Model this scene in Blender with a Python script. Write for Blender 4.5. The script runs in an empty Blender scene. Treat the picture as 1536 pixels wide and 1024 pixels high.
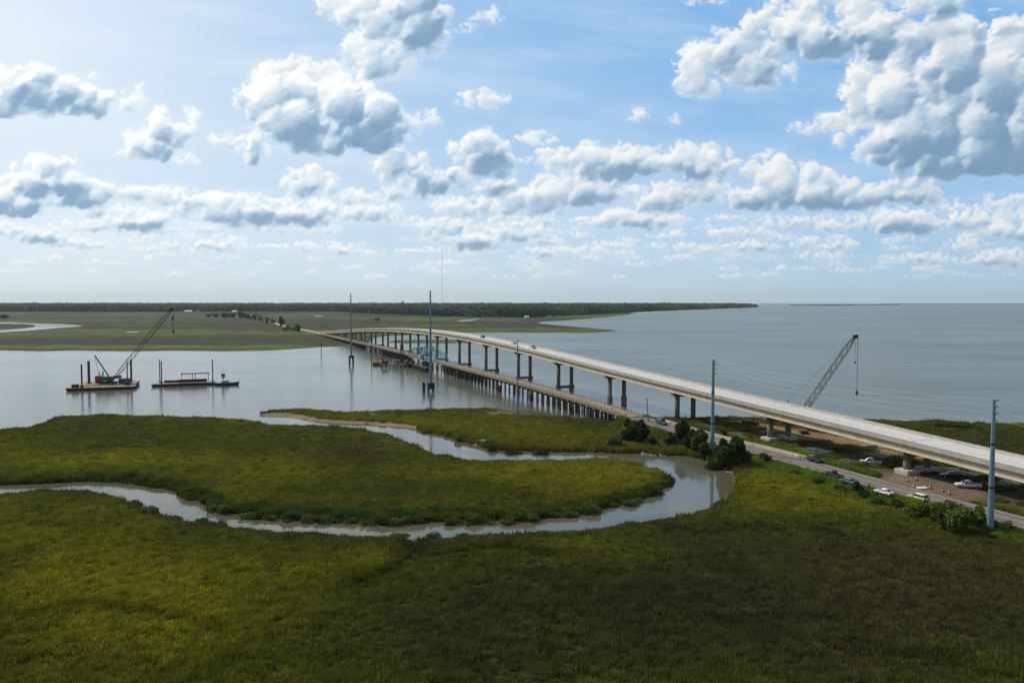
import bpy, math, random
import numpy as np
from mathutils import Vector, Matrix
random.seed(7)
S = bpy.context.scene
COL = S.collection
R = math.radians
# ---------------------------------------------------------------- camera (a drone 47 m above the water)
CAM_H = 47.0; FPX = 1190.0; PITCH = math.atan(59 / FPX)
cam = bpy.data.cameras.new("drone_camera"); cam.sensor_width = 36; cam.lens = 36 * FPX / 1536
cam.clip_start = 0.5; cam.clip_end = 90000
camo = bpy.data.objects.new("drone_camera", cam); COL.objects.link(camo)
camo.location = (0, 0, CAM_H); camo.rotation_euler = (math.pi / 2 - PITCH, 0, 0)
S.camera = camo
# ---------------------------------------------------------------- light
SUN_AZ = R(54); SUN_EL = R(45)          # to the left of the view, high
sun_dir = Vector((-math.sin(SUN_AZ) * math.cos(SUN_EL), math.cos(SUN_AZ) * math.cos(SUN_EL), math.sin(SUN_EL)))
sl = bpy.data.lights.new("sun", 'SUN'); sl.energy = 3.2; sl.angle = R(0.53); sl.color = (1.0, .95, .87)
so = bpy.data.objects.new("sun", sl); COL.objects.link(so); so.rotation_euler = sun_dir.to_track_quat('Z', 'Y').to_euler()
S.view_settings.view_transform = 'Standard'; S.view_settings.look = 'None'
S.view_settings.exposure = 0.0; S.view_settings.gamma = 1.0; S.view_settings.use_curve_mapping = False
S.cycles.max_bounces = 6; S.cycles.diffuse_bounces = 2; S.cycles.glossy_bounces = 3; S.cycles.transmission_bounces = 3
S.cycles.volume_bounces = 0; S.cycles.transparent_max_bounces = 8; S.cycles.caustics_reflective = False; S.cycles.caustics_refractive = False
S.cycles.use_denoising = True
# ---------------------------------------------------------------- cloud layer
def make_perm(seed):
    r = np.random.RandomState(seed); p = r.permutation(256); return np.concatenate([p, p])
GR = np.array([[math.cos(a), math.sin(a)] for a in np.arange(32) * 2 * math.pi / 32], dtype=np.float32)
def pnoise(x, y, seed=0):
    perm = make_perm(seed)
    xi = np.floor(x).astype(np.int64); yi = np.floor(y).astype(np.int64)
    xf = (x - xi).astype(np.float32); yf = (y - yi).astype(np.float32)
    xi &= 255; yi &= 255
    def g(i, j, dx, dy):
        h = perm[perm[(xi + i) & 255] + ((yi + j) & 255)] & 31
        v = GR[h]; return v[..., 0] * dx + v[..., 1] * dy
    u = xf * xf * xf * (xf * (xf * 6 - 15) + 10); v = yf * yf * yf * (yf * (yf * 6 - 15) + 10)
    a = g(0, 0, xf, yf); b = g(1, 0, xf - 1, yf); c = g(0, 1, xf, yf - 1); d = g(1, 1, xf - 1, yf - 1)
    return (a + u * (b - a)) * (1 - v) + (c + u * (d - c)) * v
def fbm(x, y, octs=5, gain=0.5, seed=0, billow=False):
    s = 0; amp = 1.0; tot = 0
    for o in range(octs):
        n = pnoise(x + 17.3 * o, y - 9.1 * o, seed + o) * 1.5
        if billow: n = np.abs(n) * 2 - 0.6
        s = s + amp * n; tot += amp; amp *= gain; x = x * 2.03; y = y * 2.03
    return s / tot
def sstep(a, b, x):
    t = np.clip((x - a) / (b - a), 0, 1); return t * t * (3 - 2 * t)
# clouds seen from the drone: centre x, centre y (in 1/1190 rad right of and above the view axis / horizon), radii
CLOUDS = [(50,150,105,50),(140,155,90,38),(0,150,60,52),(-60,160,60,40),
 (265,195,46,36),(230,225,56,30),(285,242,26,12),(345,215,36,16),(385,232,26,30),
 (430,150,72,52),(470,130,82,42),(450,105,26,20),(500,180,112,66),(570,200,64,46),(622,190,36,22),(400,160,42,36),(470,215,62,36),
 (520,25,46,36),(590,30,78,54),(580,90,62,44),(640,40,36,66),(560,112,36,20),(600,-30,80,50),
 (722,155,44,19),(735,36,28,14),(697,52,20,9),(655,185,16,18),(805,213,32,13),
 (720,235,50,38),(750,250,36,26),(745,285,34,20),(700,265,32,26),(605,255,52,30),(645,275,46,26),(468,275,52,24),
 (75,270,62,40),(130,295,62,26),(20,300,52,36),(-40,300,60,36),
 (320,315,80,28),(400,320,52,28),(470,325,52,24),(220,332,62,18),(560,322,50,18),(530,300,30,14),
 (900,250,82,34),(960,245,42,28),(1040,250,68,34),(830,240,52,16),(870,290,92,30),(990,300,62,26),(800,300,60,34),(940,330,46,20),(700,315,60,20),
 (1150,260,40,32),(1200,285,72,40),(1280,295,72,30),(1120,300,52,22),(1360,290,62,24),(1060,290,50,22),
 (1340,335,82,22),(1450,335,42,18),(1520,347,46,22),(1180,335,60,12),
 (1050,120,54,46),(1100,90,64,48),(1170,60,74,48),(1190,20,54,30),(1260,50,84,64),(1330,70,74,52),(1390,40,64,64),(1130,115,60,34),(1300,0,90,40),
 (1310,150,58,62),(1380,170,95,85),(1460,130,95,95),(1510,200,85,95),(1330,220,82,42),(1250,190,52,20),(1205,198,28,13),(1420,240,130,44),(1500,60,75,36),(1530,120,70,95),(1600,160,80,120),
 (955,178,16,13),(1010,185,11,11),(1060,8,44,10),
 (60,355,64,15),(110,366,52,10),(300,370,64,10),(440,372,64,9),(560,382,62,7),(720,362,52,20),(660,342,44,16),(850,380,84,13),(960,396,52,6),(1120,370,54,11),(1230,385,54,9),(1390,390,62,11),(1500,390,46,16),(780,350,46,18),(640,378,50,9),(180,342,70,12),(1010,372,60,9)]
DARKS = [(85,160,62,30,1),(105,182,42,20,1),(268,222,24,15,.9),(212,238,18,9,.7),(388,240,19,20,.9),(522,203,88,42,1.15),(590,212,38,28,.9),(470,200,40,30,.5),
 (640,28,44,44,.8),(622,78,40,32,.6),(735,243,42,28,.95),(750,287,28,14,.9),(628,272,50,24,.95),(652,290,36,12,.8),(482,291,34,6,.8),
 (95,285,56,24,1),(30,319,56,13,1),(130,307,45,8,.9),(390,332,40,15,.9),(478,332,40,13,.8),(290,312,20,14,.6),(230,343,50,8,1),(150,347,60,6,.6),
 (920,264,64,20,.9),(1030,266,60,20,.85),(880,300,60,12,.5),(972,339,28,6,.9),(1180,312,95,14,.9),(1240,288,55,16,.6),(1372,345,70,13,.7),(1330,300,60,10,.5),
 (1190,95,95,34,.75),(1275,78,60,26,.85),(1400,36,50,60,.9),(1445,130,75,80,.75),(1420,246,150,34,1.1),(1510,215,90,80,.9),(1370,155,50,22,.5),(1600,160,80,120,.9),
 (60,358,50,7,.7),(110,369,40,5,.7),(290,372,40,4,.6),(700,368,34,8,.7),(850,386,60,5,.6),(1130,374,40,5,.5),(1400,394,45,5,.5),(720,372,30,5,.6)]
SKW, SKH = 2048, 1024
def blur(a, r):
    for ax in (0, 1):
        for _ in range(2):
            p = np.pad(a, [(r + 1, r) if k == ax else (0, 0) for k in (0, 1)], mode='edge'); c = np.cumsum(p, ax, dtype=np.float64)
            n = a.shape[ax]
            a = ((c[2 * r + 1:2 * r + 1 + n] - c[:n]) if ax == 0 else (c[:, 2 * r + 1:2 * r + 1 + n] - c[:, :n])) / (2 * r + 1)
    return a.astype(np.float32)
def make_clouds():
    rnd = np.random.RandomState(5)
    sc = 90.0 / SKW
    az = (np.arange(SKW) + .5) * sc - 45; el = (np.arange(SKH) + .5) * sc - 1
    A, E = np.meshgrid(np.radians(az), np.radians(el)); A = A.astype(np.float32); E = E.astype(np.float32)
    # field coordinates: tangent plane ahead of the drone
    X = 768 + 1190 * np.tan(A); Y = 453 - 1190 * np.tan(E) / np.cos(A)
    fy = np.clip((460 - Y) / 460, 0.03, 3); size = (0.16 + 0.84 * np.clip(fy, 0, 1.2)).astype(np.float32)
    w1 = fbm(X / 34, Y / 28, 5, .6, 40); w2 = fbm(X / 34, Y / 28, 5, .6, 50)
    f1 = fbm(X / 9, Y / 7, 5, .62, 31); f2 = fbm(X / 9 + 9, Y / 7 + 5, 5, .62, 33)
    Xw = X + (w1 * 24 + f1 * 8) * size; Yw = Y + (w2 * 18 + f2 * 6.5) * size
    H = np.zeros(X.shape, np.float32); T = np.zeros(X.shape, np.float32); BD = np.zeros(X.shape, np.float32)
    blobs = [(cx, cy, rx * .97, ry * .95) for cx, cy, rx, ry in CLOUDS]
    for k in range(430):                              # the rows of small clouds towards the horizon
        cy = 416 - 130 * rnd.uniform() ** 1.2; q = (430 - cy) / 100
        rx = rnd.uniform(16, 52) * (.6 + .5 * q); ry = rnd.uniform(3.0, 9.5) * (.45 + .85 * q)
        blobs.append((rnd.uniform(-250, 1790), cy, rx, ry))
    xs = X[SKH // 2]; ycol = Y[:, SKW // 2]
    def puff(px, py, r, z, cy, ry, sq=1.0):
        x0, x1 = np.searchsorted(xs, px - r - 16), np.searchsorted(xs, px + r + 16)
        b0, b1 = SKH - np.searchsorted(ycol[::-1], py + r * 1.2 + 26), SKH - np.searchsorted(ycol[::-1], py - r * 1.2 - 26)
        b0 = max(0, b0 - 2)
        if x1 <= x0 or b1 <= b0: return
        sl = (slice(b0, b1), slice(x0, x1))
        dx = Xw[sl] - px; dy = (Yw[sl] - py) * sq; d2 = r * r - dx * dx - dy * dy
        h = np.sqrt(np.clip(d2, 0, None)); soft = np.clip(d2 / (r * r) * 2.2, 0, 1)
        h = h * soft
        T[sl] += h; np.maximum(H[sl], h + z * soft, out=H[sl])
        BD[sl] += h * np.clip((Yw[sl] - cy) / ry + .1, -.6, 1.1)
    for cx, cy, rx, ry in blobs:
        n = int(np.clip(9 * rx / ry, 9, 30)); base = cy + ry * .62
        for k in range(n):
            a = rnd.uniform(0, 6.283); q = math.sqrt(rnd.uniform()) * .74
            px = cx + rx * q * math.cos(a); py = cy + ry * q * math.sin(a)
            r = ry * rnd.uniform(.34, .62) * (1.12 - .4 * q)
            py = min(py, base - r * .55)
            puff(px, py, r, rnd.uniform(0, .7) * ry, cy, ry)
        for k in range(n):                            # smaller heads over the top and sides
            a = rnd.uniform(-.35, math.pi + .35); q = rnd.uniform(.72, .98)
            puff(cx + rx * q * math.cos(a), cy - ry * q * math.sin(a), ry * rnd.uniform(.14, .30), rnd.uniform(.2, .6) * ry, cy, ry)
    ths = T / (size * 24.0)
    fray = 1 + .9 * f1 + .7 * w1
    alpha = 1 - np.exp(-np.clip(ths * 1.55 * np.clip(fray, .1, 2.2), 0, 9) ** 1.1)
    halo = blur(np.clip(alpha, 0, 1), 9)
    alpha = np.clip(alpha * .97 + .42 * halo * (1 - alpha) * np.clip(.6 + 1.4 * w2, 0, 1.2), 0, 1)
    Hs = blur(H, 1); lit = 0
    for r, g in ((1, .40), (3, .65), (7, .55)):
        Hb = blur(H, r) if r > 1 else Hs
        gx = (np.roll(Hb, -2, 1) - np.roll(Hb, 2, 1)); gy = (np.roll(Hb, -2, 0) - np.roll(Hb, 2, 0))   # gy: upwards
        lit = lit + g * np.tanh((gx * .60 - gy * .80) * .20)
    rim = np.exp(-blur(ths, 3) * .80)
    base = np.clip(BD / np.maximum(T, 1e-3), -.6, 1.1)
    dark = np.zeros_like(T)
    for (cx, cy, rx, ry, a) in DARKS:
        x0 = np.searchsorted(xs, cx - 2.1 * rx); x1 = np.searchsorted(xs, cx + 2.1 * rx)
        if x1 <= x0: continue
        dx = (X[:, x0:x1] + w1[:, x0:x1] * 30 - cx) / rx; dy = (Y[:, x0:x1] + w2[:, x0:x1] * 24 * size[:, x0:x1] - cy) / ry
        dark[:, x0:x1] = np.maximum(dark[:, x0:x1], a * sstep(1.8, -.1, np.sqrt(dx * dx + dy * dy)))
    thick = 1 - np.exp(-ths * .75); tb = blur(thick, 4)
    low = sstep(.42, .15, fy)
    L = .88 + .20 * lit + .16 * f1 * w1 + .10 * f2 - .15 * tb - (.34 + .42 * low) * np.clip(base, -.2, 1) * thick
    tw = blur(thick, 12)
    L = L - .50 * np.clip(dark, 0, 1.1) * sstep(.08, .75, tw) * (1 - .45 * np.clip(lit, -.4, .8) + .3 * w1)
    L = L + (1.02 - L) * rim * .62
    Lq = L - .27; L = .27 + .5 * (Lq + np.sqrt(Lq * Lq + .025)) + .05 * w1 * dark
    left = sstep(1500, 0, X)[..., None]
    t = np.clip((L - .20) / .80, 0, 1.03)[..., None]
    shade = np.array([.135, .280, .470]); mid = np.array([.52, .67, .80]); white = np.array([1.02, 1.02, 1.0])
    col = np.where(t < .5, shade + (mid - shade) * t * 2, mid + (white - mid) * (t - .5) * 2)
    col = col * (.90 + .14 * left)
    up = np.clip(453 - Y, 0, None)
    hz = np.exp(-up / 55.)
    hcol = np.array([.52, .70, .74]) + (np.array([.80, .87, .86]) - np.array([.52, .70, .74])) * left
    col = col * (1 - .30 * hz[..., None]) + hcol * .30 * hz[..., None]
    # the clear air: deep blue at the upper right, white towards the sun at the upper left, thin high veils
    ci = fbm((X + Y * 1.4) / 420, (Y - X * .12) / 70, 6, .6, 91)
    sunw = np.exp(-(((X + 150) / 560) ** 2 + ((Y - 40) / 380) ** 2))[..., None]
    blue = np.clip((X - 150) / 1250, 0, 1)[..., None] * .62 + np.clip((360 - Y) / 360, 0, 1)[..., None] * .48
    pale = np.array([.60, .79, .95]); deep = np.array([.19, .45, .82])
    vcol = pale + (deep - pale) * np.clip(blue * 1.08, 0, 1)
    wisp = np.clip(ci * 1.2 + .14, 0, 1)[..., None] * (.30 + .35 * left)
    vcol = vcol * (1 - wisp) + np.array([.84, .92, .98]) * wisp
    vcol = vcol * (1 - sunw * .85) + np.array([.90, .95, 1.0]) * sunw * .85
    hmix = np.exp(-up / 62.)[..., None]; vcol = vcol * (1 - hmix) + hcol * hmix
    va = np.full(X.shape, .94)
    a = alpha * (1 - .05 * low - .25 * hz)
    outa = 1 - (1 - a) * (1 - va)
    out = (col * a[..., None] + vcol * (va * (1 - a))[..., None]) / np.maximum(outa, 1e-4)[..., None]
    edge = sstep(0, 120, np.arange(SKW)) * sstep(0, 120, SKW - 1 - np.arange(SKW))
    outa = outa * edge[None, :] * sstep(0, 200, SKH - 1 - np.arange(SKH))[:, None]
    return np.dstack([out, outa]).astype(np.float32), X, Y
W = bpy.data.worlds.new("World"); S.world = W; W.use_nodes = True
nt = W.node_tree; nt.nodes.clear()
def nnode(t, **kw):
    n = nt.nodes.new(t)
    for k, v in kw.items(): setattr(n, k, v)
    return n
sky_rgba, _, _ = make_clouds()
cimg = bpy.data.images.new("cloud_layer", SKW, SKH, alpha=True, float_buffer=True)
cimg.colorspace_settings.name = 'Non-Color'; cimg.alpha_mode = 'CHANNEL_PACKED'
cimg.pixels.foreach_set(np.ascontiguousarray(sky_rgba).ravel()); cimg.update(); cimg.pack()
SKYK = 10.0                                  # the cloud radiances are in units of 10, as the Nishita sky's are
out = nnode('ShaderNodeOutputWorld'); bg = nnode('ShaderNodeBackground'); bg.inputs['Strength'].default_value = 0.10
nsky = nnode('ShaderNodeTexSky', sky_type='NISHITA'); nsky.sun_disc = False
nsky.sun_elevation = SUN_EL; nsky.sun_rotation = -SUN_AZ; nsky.altitude = 50; nsky.air_density = 1.0; nsky.dust_density = 1.2; nsky.ozone_density = 1.6
tc = nnode('ShaderNodeTexCoord'); sp = nnode('ShaderNodeSeparateXYZ'); nt.links.new(tc.outputs['Generated'], sp.inputs[0])
def m(op, a, b=None):
    n = nnode('ShaderNodeMath', operation=op)
    for i, v in enumerate((a, b)):
        if v is None: continue
        if isinstance(v, (int, float)): n.inputs[i].default_value = v
        else: nt.links.new(v, n.inputs[i])
    return n.outputs[0]
az = m('ARCTAN2', sp.outputs[0], sp.outputs[1]); el = m('ARCSINE', sp.outputs[2])
u = m('MULTIPLY_ADD', az, 2 / math.pi); nt.nodes[-1].inputs[2].default_value = 0.5
el_span = R(90.0 * SKH / SKW)
v = m('MULTIPLY_ADD', m('ABSOLUTE', el), 1 / el_span); nt.nodes[-1].inputs[2].default_value = R(1) / el_span
cb = nnode('ShaderNodeCombineXYZ'); nt.links.new(u, cb.inputs[0]); nt.links.new(v, cb.inputs[1])
ti = nnode('ShaderNodeTexImage', image=cimg, extension='CLIP', interpolation='Cubic'); nt.links.new(cb.outputs[0], ti.inputs['Vector'])
# broken cloud over the rest of the sky
ns = nnode('ShaderNodeTexNoise'); ns.inputs['Scale'].default_value = 3.2; ns.inputs['Detail'].default_value = 5
nt.links.new(tc.outputs['Generated'], ns.inputs['Vector'])
rp = nnode('ShaderNodeValToRGB'); rp.color_ramp.elements[0].position = .50; rp.color_ramp.elements[1].position = .66
rp.color_ramp.elements[0].color = (.08, .08, .08, 1); rp.color_ramp.elements[1].color = (.85, .85, .85, 1)
nt.links.new(ns.outputs['Fac'], rp.inputs[0])
inside = m('MULTIPLY', m('LESS_THAN', m('ABSOLUTE', az), R(44)), m('LESS_THAN', m('ABSOLUTE', el), R(40)))
mx0 = nnode('ShaderNodeMix', data_type='RGBA'); mx0.inputs['A'].default_value = (0, 0, 0, 1)
nt.links.new(rp.outputs[0], mx0.inputs['Factor']); nt.links.new(nsky.outputs[0], mx0.inputs['A']); mx0.inputs['B'].default_value = (6.6, 7.0, 7.4, 1)
mxi = nnode('ShaderNodeMix', data_type='RGBA'); nt.links.new(inside, mxi.inputs['Factor'])
nt.links.new(mx0.outputs['Result'], mxi.inputs['A']); nt.links.new(nsky.outputs[0], mxi.inputs['B'])
vm = nnode('ShaderNodeVectorMath', operation='SCALE'); nt.links.new(ti.outputs['Color'], vm.inputs[0]); vm.inputs['Scale'].default_value = SKYK
mx = nnode('ShaderNodeMix', data_type='RGBA'); nt.links.new(ti.outputs['Alpha'], mx.inputs['Factor'])
nt.links.new(mxi.outputs['Result'], mx.inputs['A']); nt.links.new(vm.outputs[0], mx.inputs['B'])
nt.links.new(mx.outputs['Result'], bg.inputs['Color']); nt.links.new(bg.outputs[0], out.inputs['Surface'])
W.cycles.sampling_method = 'MANUAL'; W.cycles.sample_map_resolution = 512
# ---------------------------------------------------------------- helpers
def s2l(r, g, b):
    f = lambda c: (c / 255 / 12.92) if c / 255 <= .04045 else ((c / 255 + .055) / 1.055) ** 2.4
    return (f(r), f(g), f(b))
CF = np.array([0, math.cos(PITCH), -math.sin(PITCH)]); CU = np.array([0, math.sin(PITCH), math.cos(PITCH)])
def at(px, py, z=0.0):                       # the place at height z that the photograph shows there
    d = CF + np.array([1, 0, 0]) * (px - 768) / FPX + CU * (512 - py) / FPX
    t = (z - CAM_H) / d[2]; return (d[0] * t, d[1] * t)
def to_view(x, y, z):
    zc = y * CF[1] + (z - CAM_H) * CF[2]
    return 768 + FPX * x / zc, 512 - FPX * (y * CU[1] + (z - CAM_H) * CU[2]) / zc
MATS = {}
def mat(name, c, rough=.7, metal=0.0, var=.25, scale=1.5, c2=None, bump=0.0, spec=.4, grime=0.0, stretch=None):
    if name in MATS: return MATS[name]
    M = bpy.data.materials.new(name); M.use_nodes = True; t = M.node_tree; b = t.nodes['Principled BSDF']
    b.inputs['Roughness'].default_value = rough; b.inputs['Metallic'].default_value = metal; b.inputs['Specular IOR Level'].default_value = spec
    g = t.nodes.new('ShaderNodeNewGeometry')
    n = t.nodes.new('ShaderNodeTexNoise'); n.inputs['Scale'].default_value = scale; n.inputs['Detail'].default_value = 6; n.inputs['Roughness'].default_value = .62
    if stretch:                               # wheel tracks and grooves run along the carriageway
        v1 = t.nodes.new('ShaderNodeVectorRotate'); v1.rotation_type = 'Z_AXIS'; v1.inputs['Angle'].default_value = stretch[0]; t.links.new(g.outputs['Position'], v1.inputs['Vector'])
        v2 = t.nodes.new('ShaderNodeVectorMath'); v2.operation = 'MULTIPLY'; v2.inputs[1].default_value = stretch[1]; t.links.new(v1.outputs[0], v2.inputs[0]); t.links.new(v2.outputs[0], n.inputs['Vector'])
    else: t.links.new(g.outputs['Position'], n.inputs['Vector'])
    r = t.nodes.new('ShaderNodeValToRGB'); r.color_ramp.elements[0].position = .32; r.color_ramp.elements[1].position = .68
    lo = c2 if c2 else tuple(x * (1 - var) for x in c)
    r.color_ramp.elements[0].color = (*lo, 1); r.color_ramp.elements[1].color = (*[min(1, x * (1 + var * .5)) for x in c], 1)
    t.links.new(n.outputs['Fac'], r.inputs[0]); col = r.outputs[0]
    if grime:                                 # long vertical streaks and stains
        mp = t.nodes.new('ShaderNodeMapping'); mp.inputs['Scale'].default_value = (1.3, 1.3, .15); t.links.new(g.outputs['Position'], mp.inputs[0])
        n2 = t.nodes.new('ShaderNodeTexNoise'); n2.inputs['Scale'].default_value = .9; n2.inputs['Detail'].default_value = 4; t.links.new(mp.outputs[0], n2.inputs['Vector'])
        rr = t.nodes.new('ShaderNodeMapRange'); rr.inputs['From Min'].default_value = .42; rr.inputs['From Max'].default_value = .7; rr.inputs['To Max'].default_value = grime
        t.links.new(n2.outputs['Fac'], rr.inputs['Value'])
        mx = t.nodes.new('ShaderNodeMix'); mx.data_type = 'RGBA'; t.links.new(rr.outputs[0], mx.inputs['Factor']); t.links.new(col, mx.inputs['A'])
        mx.inputs['B'].default_value = (.09, .08, .06, 1); col = mx.outputs['Result']
    t.links.new(col, b.inputs['Base Color'])
    if bump:
        bp = t.nodes.new('ShaderNodeBump'); bp.inputs['Strength'].default_value = bump; bp.inputs['Distance'].default_value = .1
        t.links.new(n.outputs['Fac'], bp.inputs['Height']); t.links.new(bp.outputs[0], b.inputs['Normal'])
    MATS[name] = M; return M
def glass_mat():
    return mat('dark_window_glass', (.012, .015, .018), .08, 0, .1, 1, spec=.6)
class MB:                                     # collects shapes, links them as ONE mesh object
    def __init__(s): s.v = []; s.f = []; s.mi = []; s.k = 0
    def add(s, vs, fs, mi=0):
        o = len(s.v); s.v += [tuple(map(float, p)) for p in vs]; s.f += [tuple(i + o for i in f) for f in fs]; s.mi += [mi] * len(fs)
    def box(s, c, size, rz=0.0, mi=0, taper=1.0, ax=None):
        hx, hy, hz = size[0] / 2, size[1] / 2, size[2] / 2
        vs = []
        for dz in (-1, 1):
            k = taper if dz > 0 else 1.0
            for dx, dy in ((-1, -1), (1, -1), (1, 1), (-1, 1)):
                x, y = dx * hx * k, dy * hy * k
                vs.append((c[0] + x * math.cos(rz) - y * math.sin(rz), c[1] + x * math.sin(rz) + y * math.cos(rz), c[2] + dz * hz))
        s.add(vs, [(3, 2, 1, 0), (4, 5, 6, 7), (0, 1, 5, 4), (1, 2, 6, 5), (2, 3, 7, 6), (3, 0, 4, 7)], mi); return s
    def bevel_box(s, c, size, b, rz=0.0, mi=0):
        hx, hy, hz = size[0] / 2, size[1] / 2, size[2] / 2
        pr = [(-hx + b, -hy), (hx - b, -hy), (hx, -hy + b), (hx, hy - b), (hx - b, hy), (-hx + b, hy), (-hx, hy - b), (-hx, -hy + b)]
        rings = []
        for z, k in ((-hz, 1), (hz - b, 1), (hz, 0)):
            rings.append([(c[0] + (x - (0 if k else math.copysign(b, x))) * math.cos(rz) - (y - (0 if k else math.copysign(b, y))) * math.sin(rz),
                           c[1] + (x - (0 if k else math.copysign(b, x))) * math.sin(rz) + (y - (0 if k else math.copysign(b, y))) * math.cos(rz), c[2] + z) for x, y in pr])
        s.loft(rings, mi); return s
    def loft(s, rings, mi=0, caps=True):
        n = len(rings[0]); vs = [p for r in rings for p in r]; fs = []
        for i in range(len(rings) - 1):
            for j in range(n):
                k = (j + 1) % n; fs.append((i * n + j, i * n + k, (i + 1) * n + k, (i + 1) * n + j))
        if caps: fs.append(tuple(range(n - 1, -1, -1))); fs.append(tuple((len(rings) - 1) * n + j for j in range(n)))
        s.add(vs, fs, mi); return s
    def tube(s, p0, p1, r0, r1=None, n=8, mi=0):
        r1 = r0 if r1 is None else r1
        a = Vector(p0); b = Vector(p1); d = (b - a)
        if d.length < 1e-6: return s
        d.normalize(); x = d.orthogonal().normalized(); y = d.cross(x)
        rg = []
        for p, r in ((a, r0), (b, r1)):
            rg.append([tuple(p + (x * math.cos(t) + y * math.sin(t)) * r) for t in [2 * math.pi * i / n for i in range(n)]])
        s.loft(rg, mi); return s
    def path(s, pts, rs, n=8, mi=0):
        rg = []
        for i, p in enumerate(pts):
            a = Vector(pts[max(0, i - 1)]); b = Vector(pts[min(len(pts) - 1, i + 1)]); d = (b - a).normalized()
            ref = Vector((0, 0, 1)) if abs(d.z) < .8 else Vector((1, 0, 0))
            x = d.cross(ref).normalized(); y = x.cross(d)
            r = rs[i] if hasattr(rs, '__len__') else rs
            rg.append([tuple(Vector(p) + (x * math.cos(t) + y * math.sin(t)) * r) for t in [2 * math.pi * k / n for k in range(n)]])
        s.loft(rg, mi); return s
    def lathe(s, c, prof, n=16, mi=0):
        s.loft([[(c[0] + r * math.cos(2 * math.pi * i / n), c[1] + r * math.sin(2 * math.pi * i / n), c[2] + z) for i in range(n)] for r, z in prof], mi); return s
    def build(s, name, m, parent=None, origin=(0, 0, 0), smooth=False):
        me = bpy.data.meshes.new(name)
        ox, oy, oz = origin
        me.from_pydata([(x - ox, y - oy, z - oz) for x, y, z in s.v], [], s.f)
        ms = m if isinstance(m, (list, tuple)) else [m]
        for k in ms: me.materials.append(k)
        if len(ms) > 1: me.polygons.foreach_set('material_index', s.mi)
        if smooth: me.polygons.foreach_set('use_smooth', [True] * len(me.polygons))
        me.validate(); me.update()
        o = bpy.data.objects.new(name, me); COL.objects.link(o)
        if parent: o.parent = parent
        return o
def tag(o, label=None, cat=None, group=None, kind=None):
    if label: o['label'] = label
    if cat: o['category'] = cat
    if group: o['group'] = group
    if kind: o['kind'] = kind
    return o
def thing(name, label, cat, loc=(0, 0, 0), rz=0.0, group=None):
    o = bpy.data.objects.new(name, None); COL.objects.link(o); o.empty_display_size = .5
    o.location = loc; o.rotation_euler = (0, 0, rz); return tag(o, label, cat, group)
def copy_tree(o, parent=None):
    c = o.copy(); COL.objects.link(c)
    if parent: c.parent = parent
    for ch in list(o.children): copy_tree(ch, c)
    return c
def dup(o, loc, rz, label, s=1.0):
    c = copy_tree(o); c.location = loc; c.rotation_euler = (0, 0, rz); c.scale = (s, s, s) if not hasattr(s, '__len__') else s
    c['label'] = label; return c
def np_mesh(name, verts, faces, m, smooth=False, parent=None):
    me = bpy.data.meshes.new(name); nv = len(verts); k = faces.shape[1]; nf = len(faces)
    me.vertices.add(nv); me.vertices.foreach_set('co', np.ascontiguousarray(verts, np.float32).ravel())
    me.loops.add(nf * k); me.loops.foreach_set('vertex_index', np.ascontiguousarray(faces, np.int32).ravel())
    me.polygons.add(nf); me.polygons.foreach_set('loop_start', np.arange(0, nf * k, k, dtype=np.int32))
    if smooth: me.polygons.foreach_set('use_smooth', np.ones(nf, bool))
    me.update(calc_edges=True); me.materials.append(m)
    o = bpy.data.objects.new(name, me); COL.objects.link(o)
    if parent: o.parent = parent
    return o
# ---------------------------------------------------------------- the lie of the land
def P(pts, z=0.0): return [at(x, y, z) for x, y in pts]
NEARBANK = [(-420,745),(-200,741),(-60,737),(0,734),(60,731),(110,729.5),(140,734),(165,738),(185,743),(205,750),(225,757),(245,766),(277,774),(325,778),(342,783),(374,785),(423,789),(472,792),(536,796),(588,797.5),(606,799),(615,800),(619,803),(622,807),(624,803),(627,799.5),(640,799),(673,797.5),(722,795),(770,794.5),(836,789.5),(880,787),(920,782),(960,777),(1000,771),(1040,762),(1070,750),(1095,736),(1104,726)]
PONDFAR = [(1107,718),(1104,711),(1092,704),(1078,699),(1066,693),(1050,688),(1030,684),(1012,683),(992,684),(975,682),(960,681),(940,680),(905,678.6),(880,678),(840,677.7),(803,677.5),(754,675.5),(731,672),(705,667),(686,660),(660,652),(627,644),(608,641),(575,638.5),(543,636),(510,635.5),(478,634.5),(460,630.5),(445,628),(420,626),(400,624)]
SPIT = [(388,622),(392,620.3),(410,618.5),(430,617.6),(460,617.6),(485,619),(500,620.5),(520,622),(560,620),(600,618.5),(640,617),(675,615.3),(700,614.5),(740,614.5),(770,618),(800,622.5),(830,627),(870,630),(905,632),(960,633),(1000,631),(1053,630.5),(1100,629.5),(1140,630),(1200,631.5),(1260,633),(1310,633.5),(1353,635),(1397,635),(1425,636.5),(1453,638),(1480,638.6),(1536,640.5),(1620,643),(1720,648),(1900,660)]
LAND_A = P(NEARBANK, 1.8) + P(PONDFAR) + P(SPIT) + [(420, 240), (430, -60), (-420, -60)]
B_TOP = [(-420,650),(-200,646),(-60,643),(0,641.5),(20,640.2),(49,638),(62,632.5),(72,628.5),(78,626),(107,622),(140,620.5),(169,620),(202,621.5),(234,622),(277,624),(300,624.4),(319,623.4),(332,626),(358,627.7),(391,632.5),(423,635),(465,636.5),(500,637.6),(543,641),(575,647),(588,651.4),(608,658.6),(621,665),(640,671.6),(651,677),(657,680.5),(666,680),(676,679),(686,684.5),(706,687.5),(738,687.5),(787,686),(836,687),(880,685),(905,684.2),(930,689),(962,693),(990,700),(1008,711)]
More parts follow.
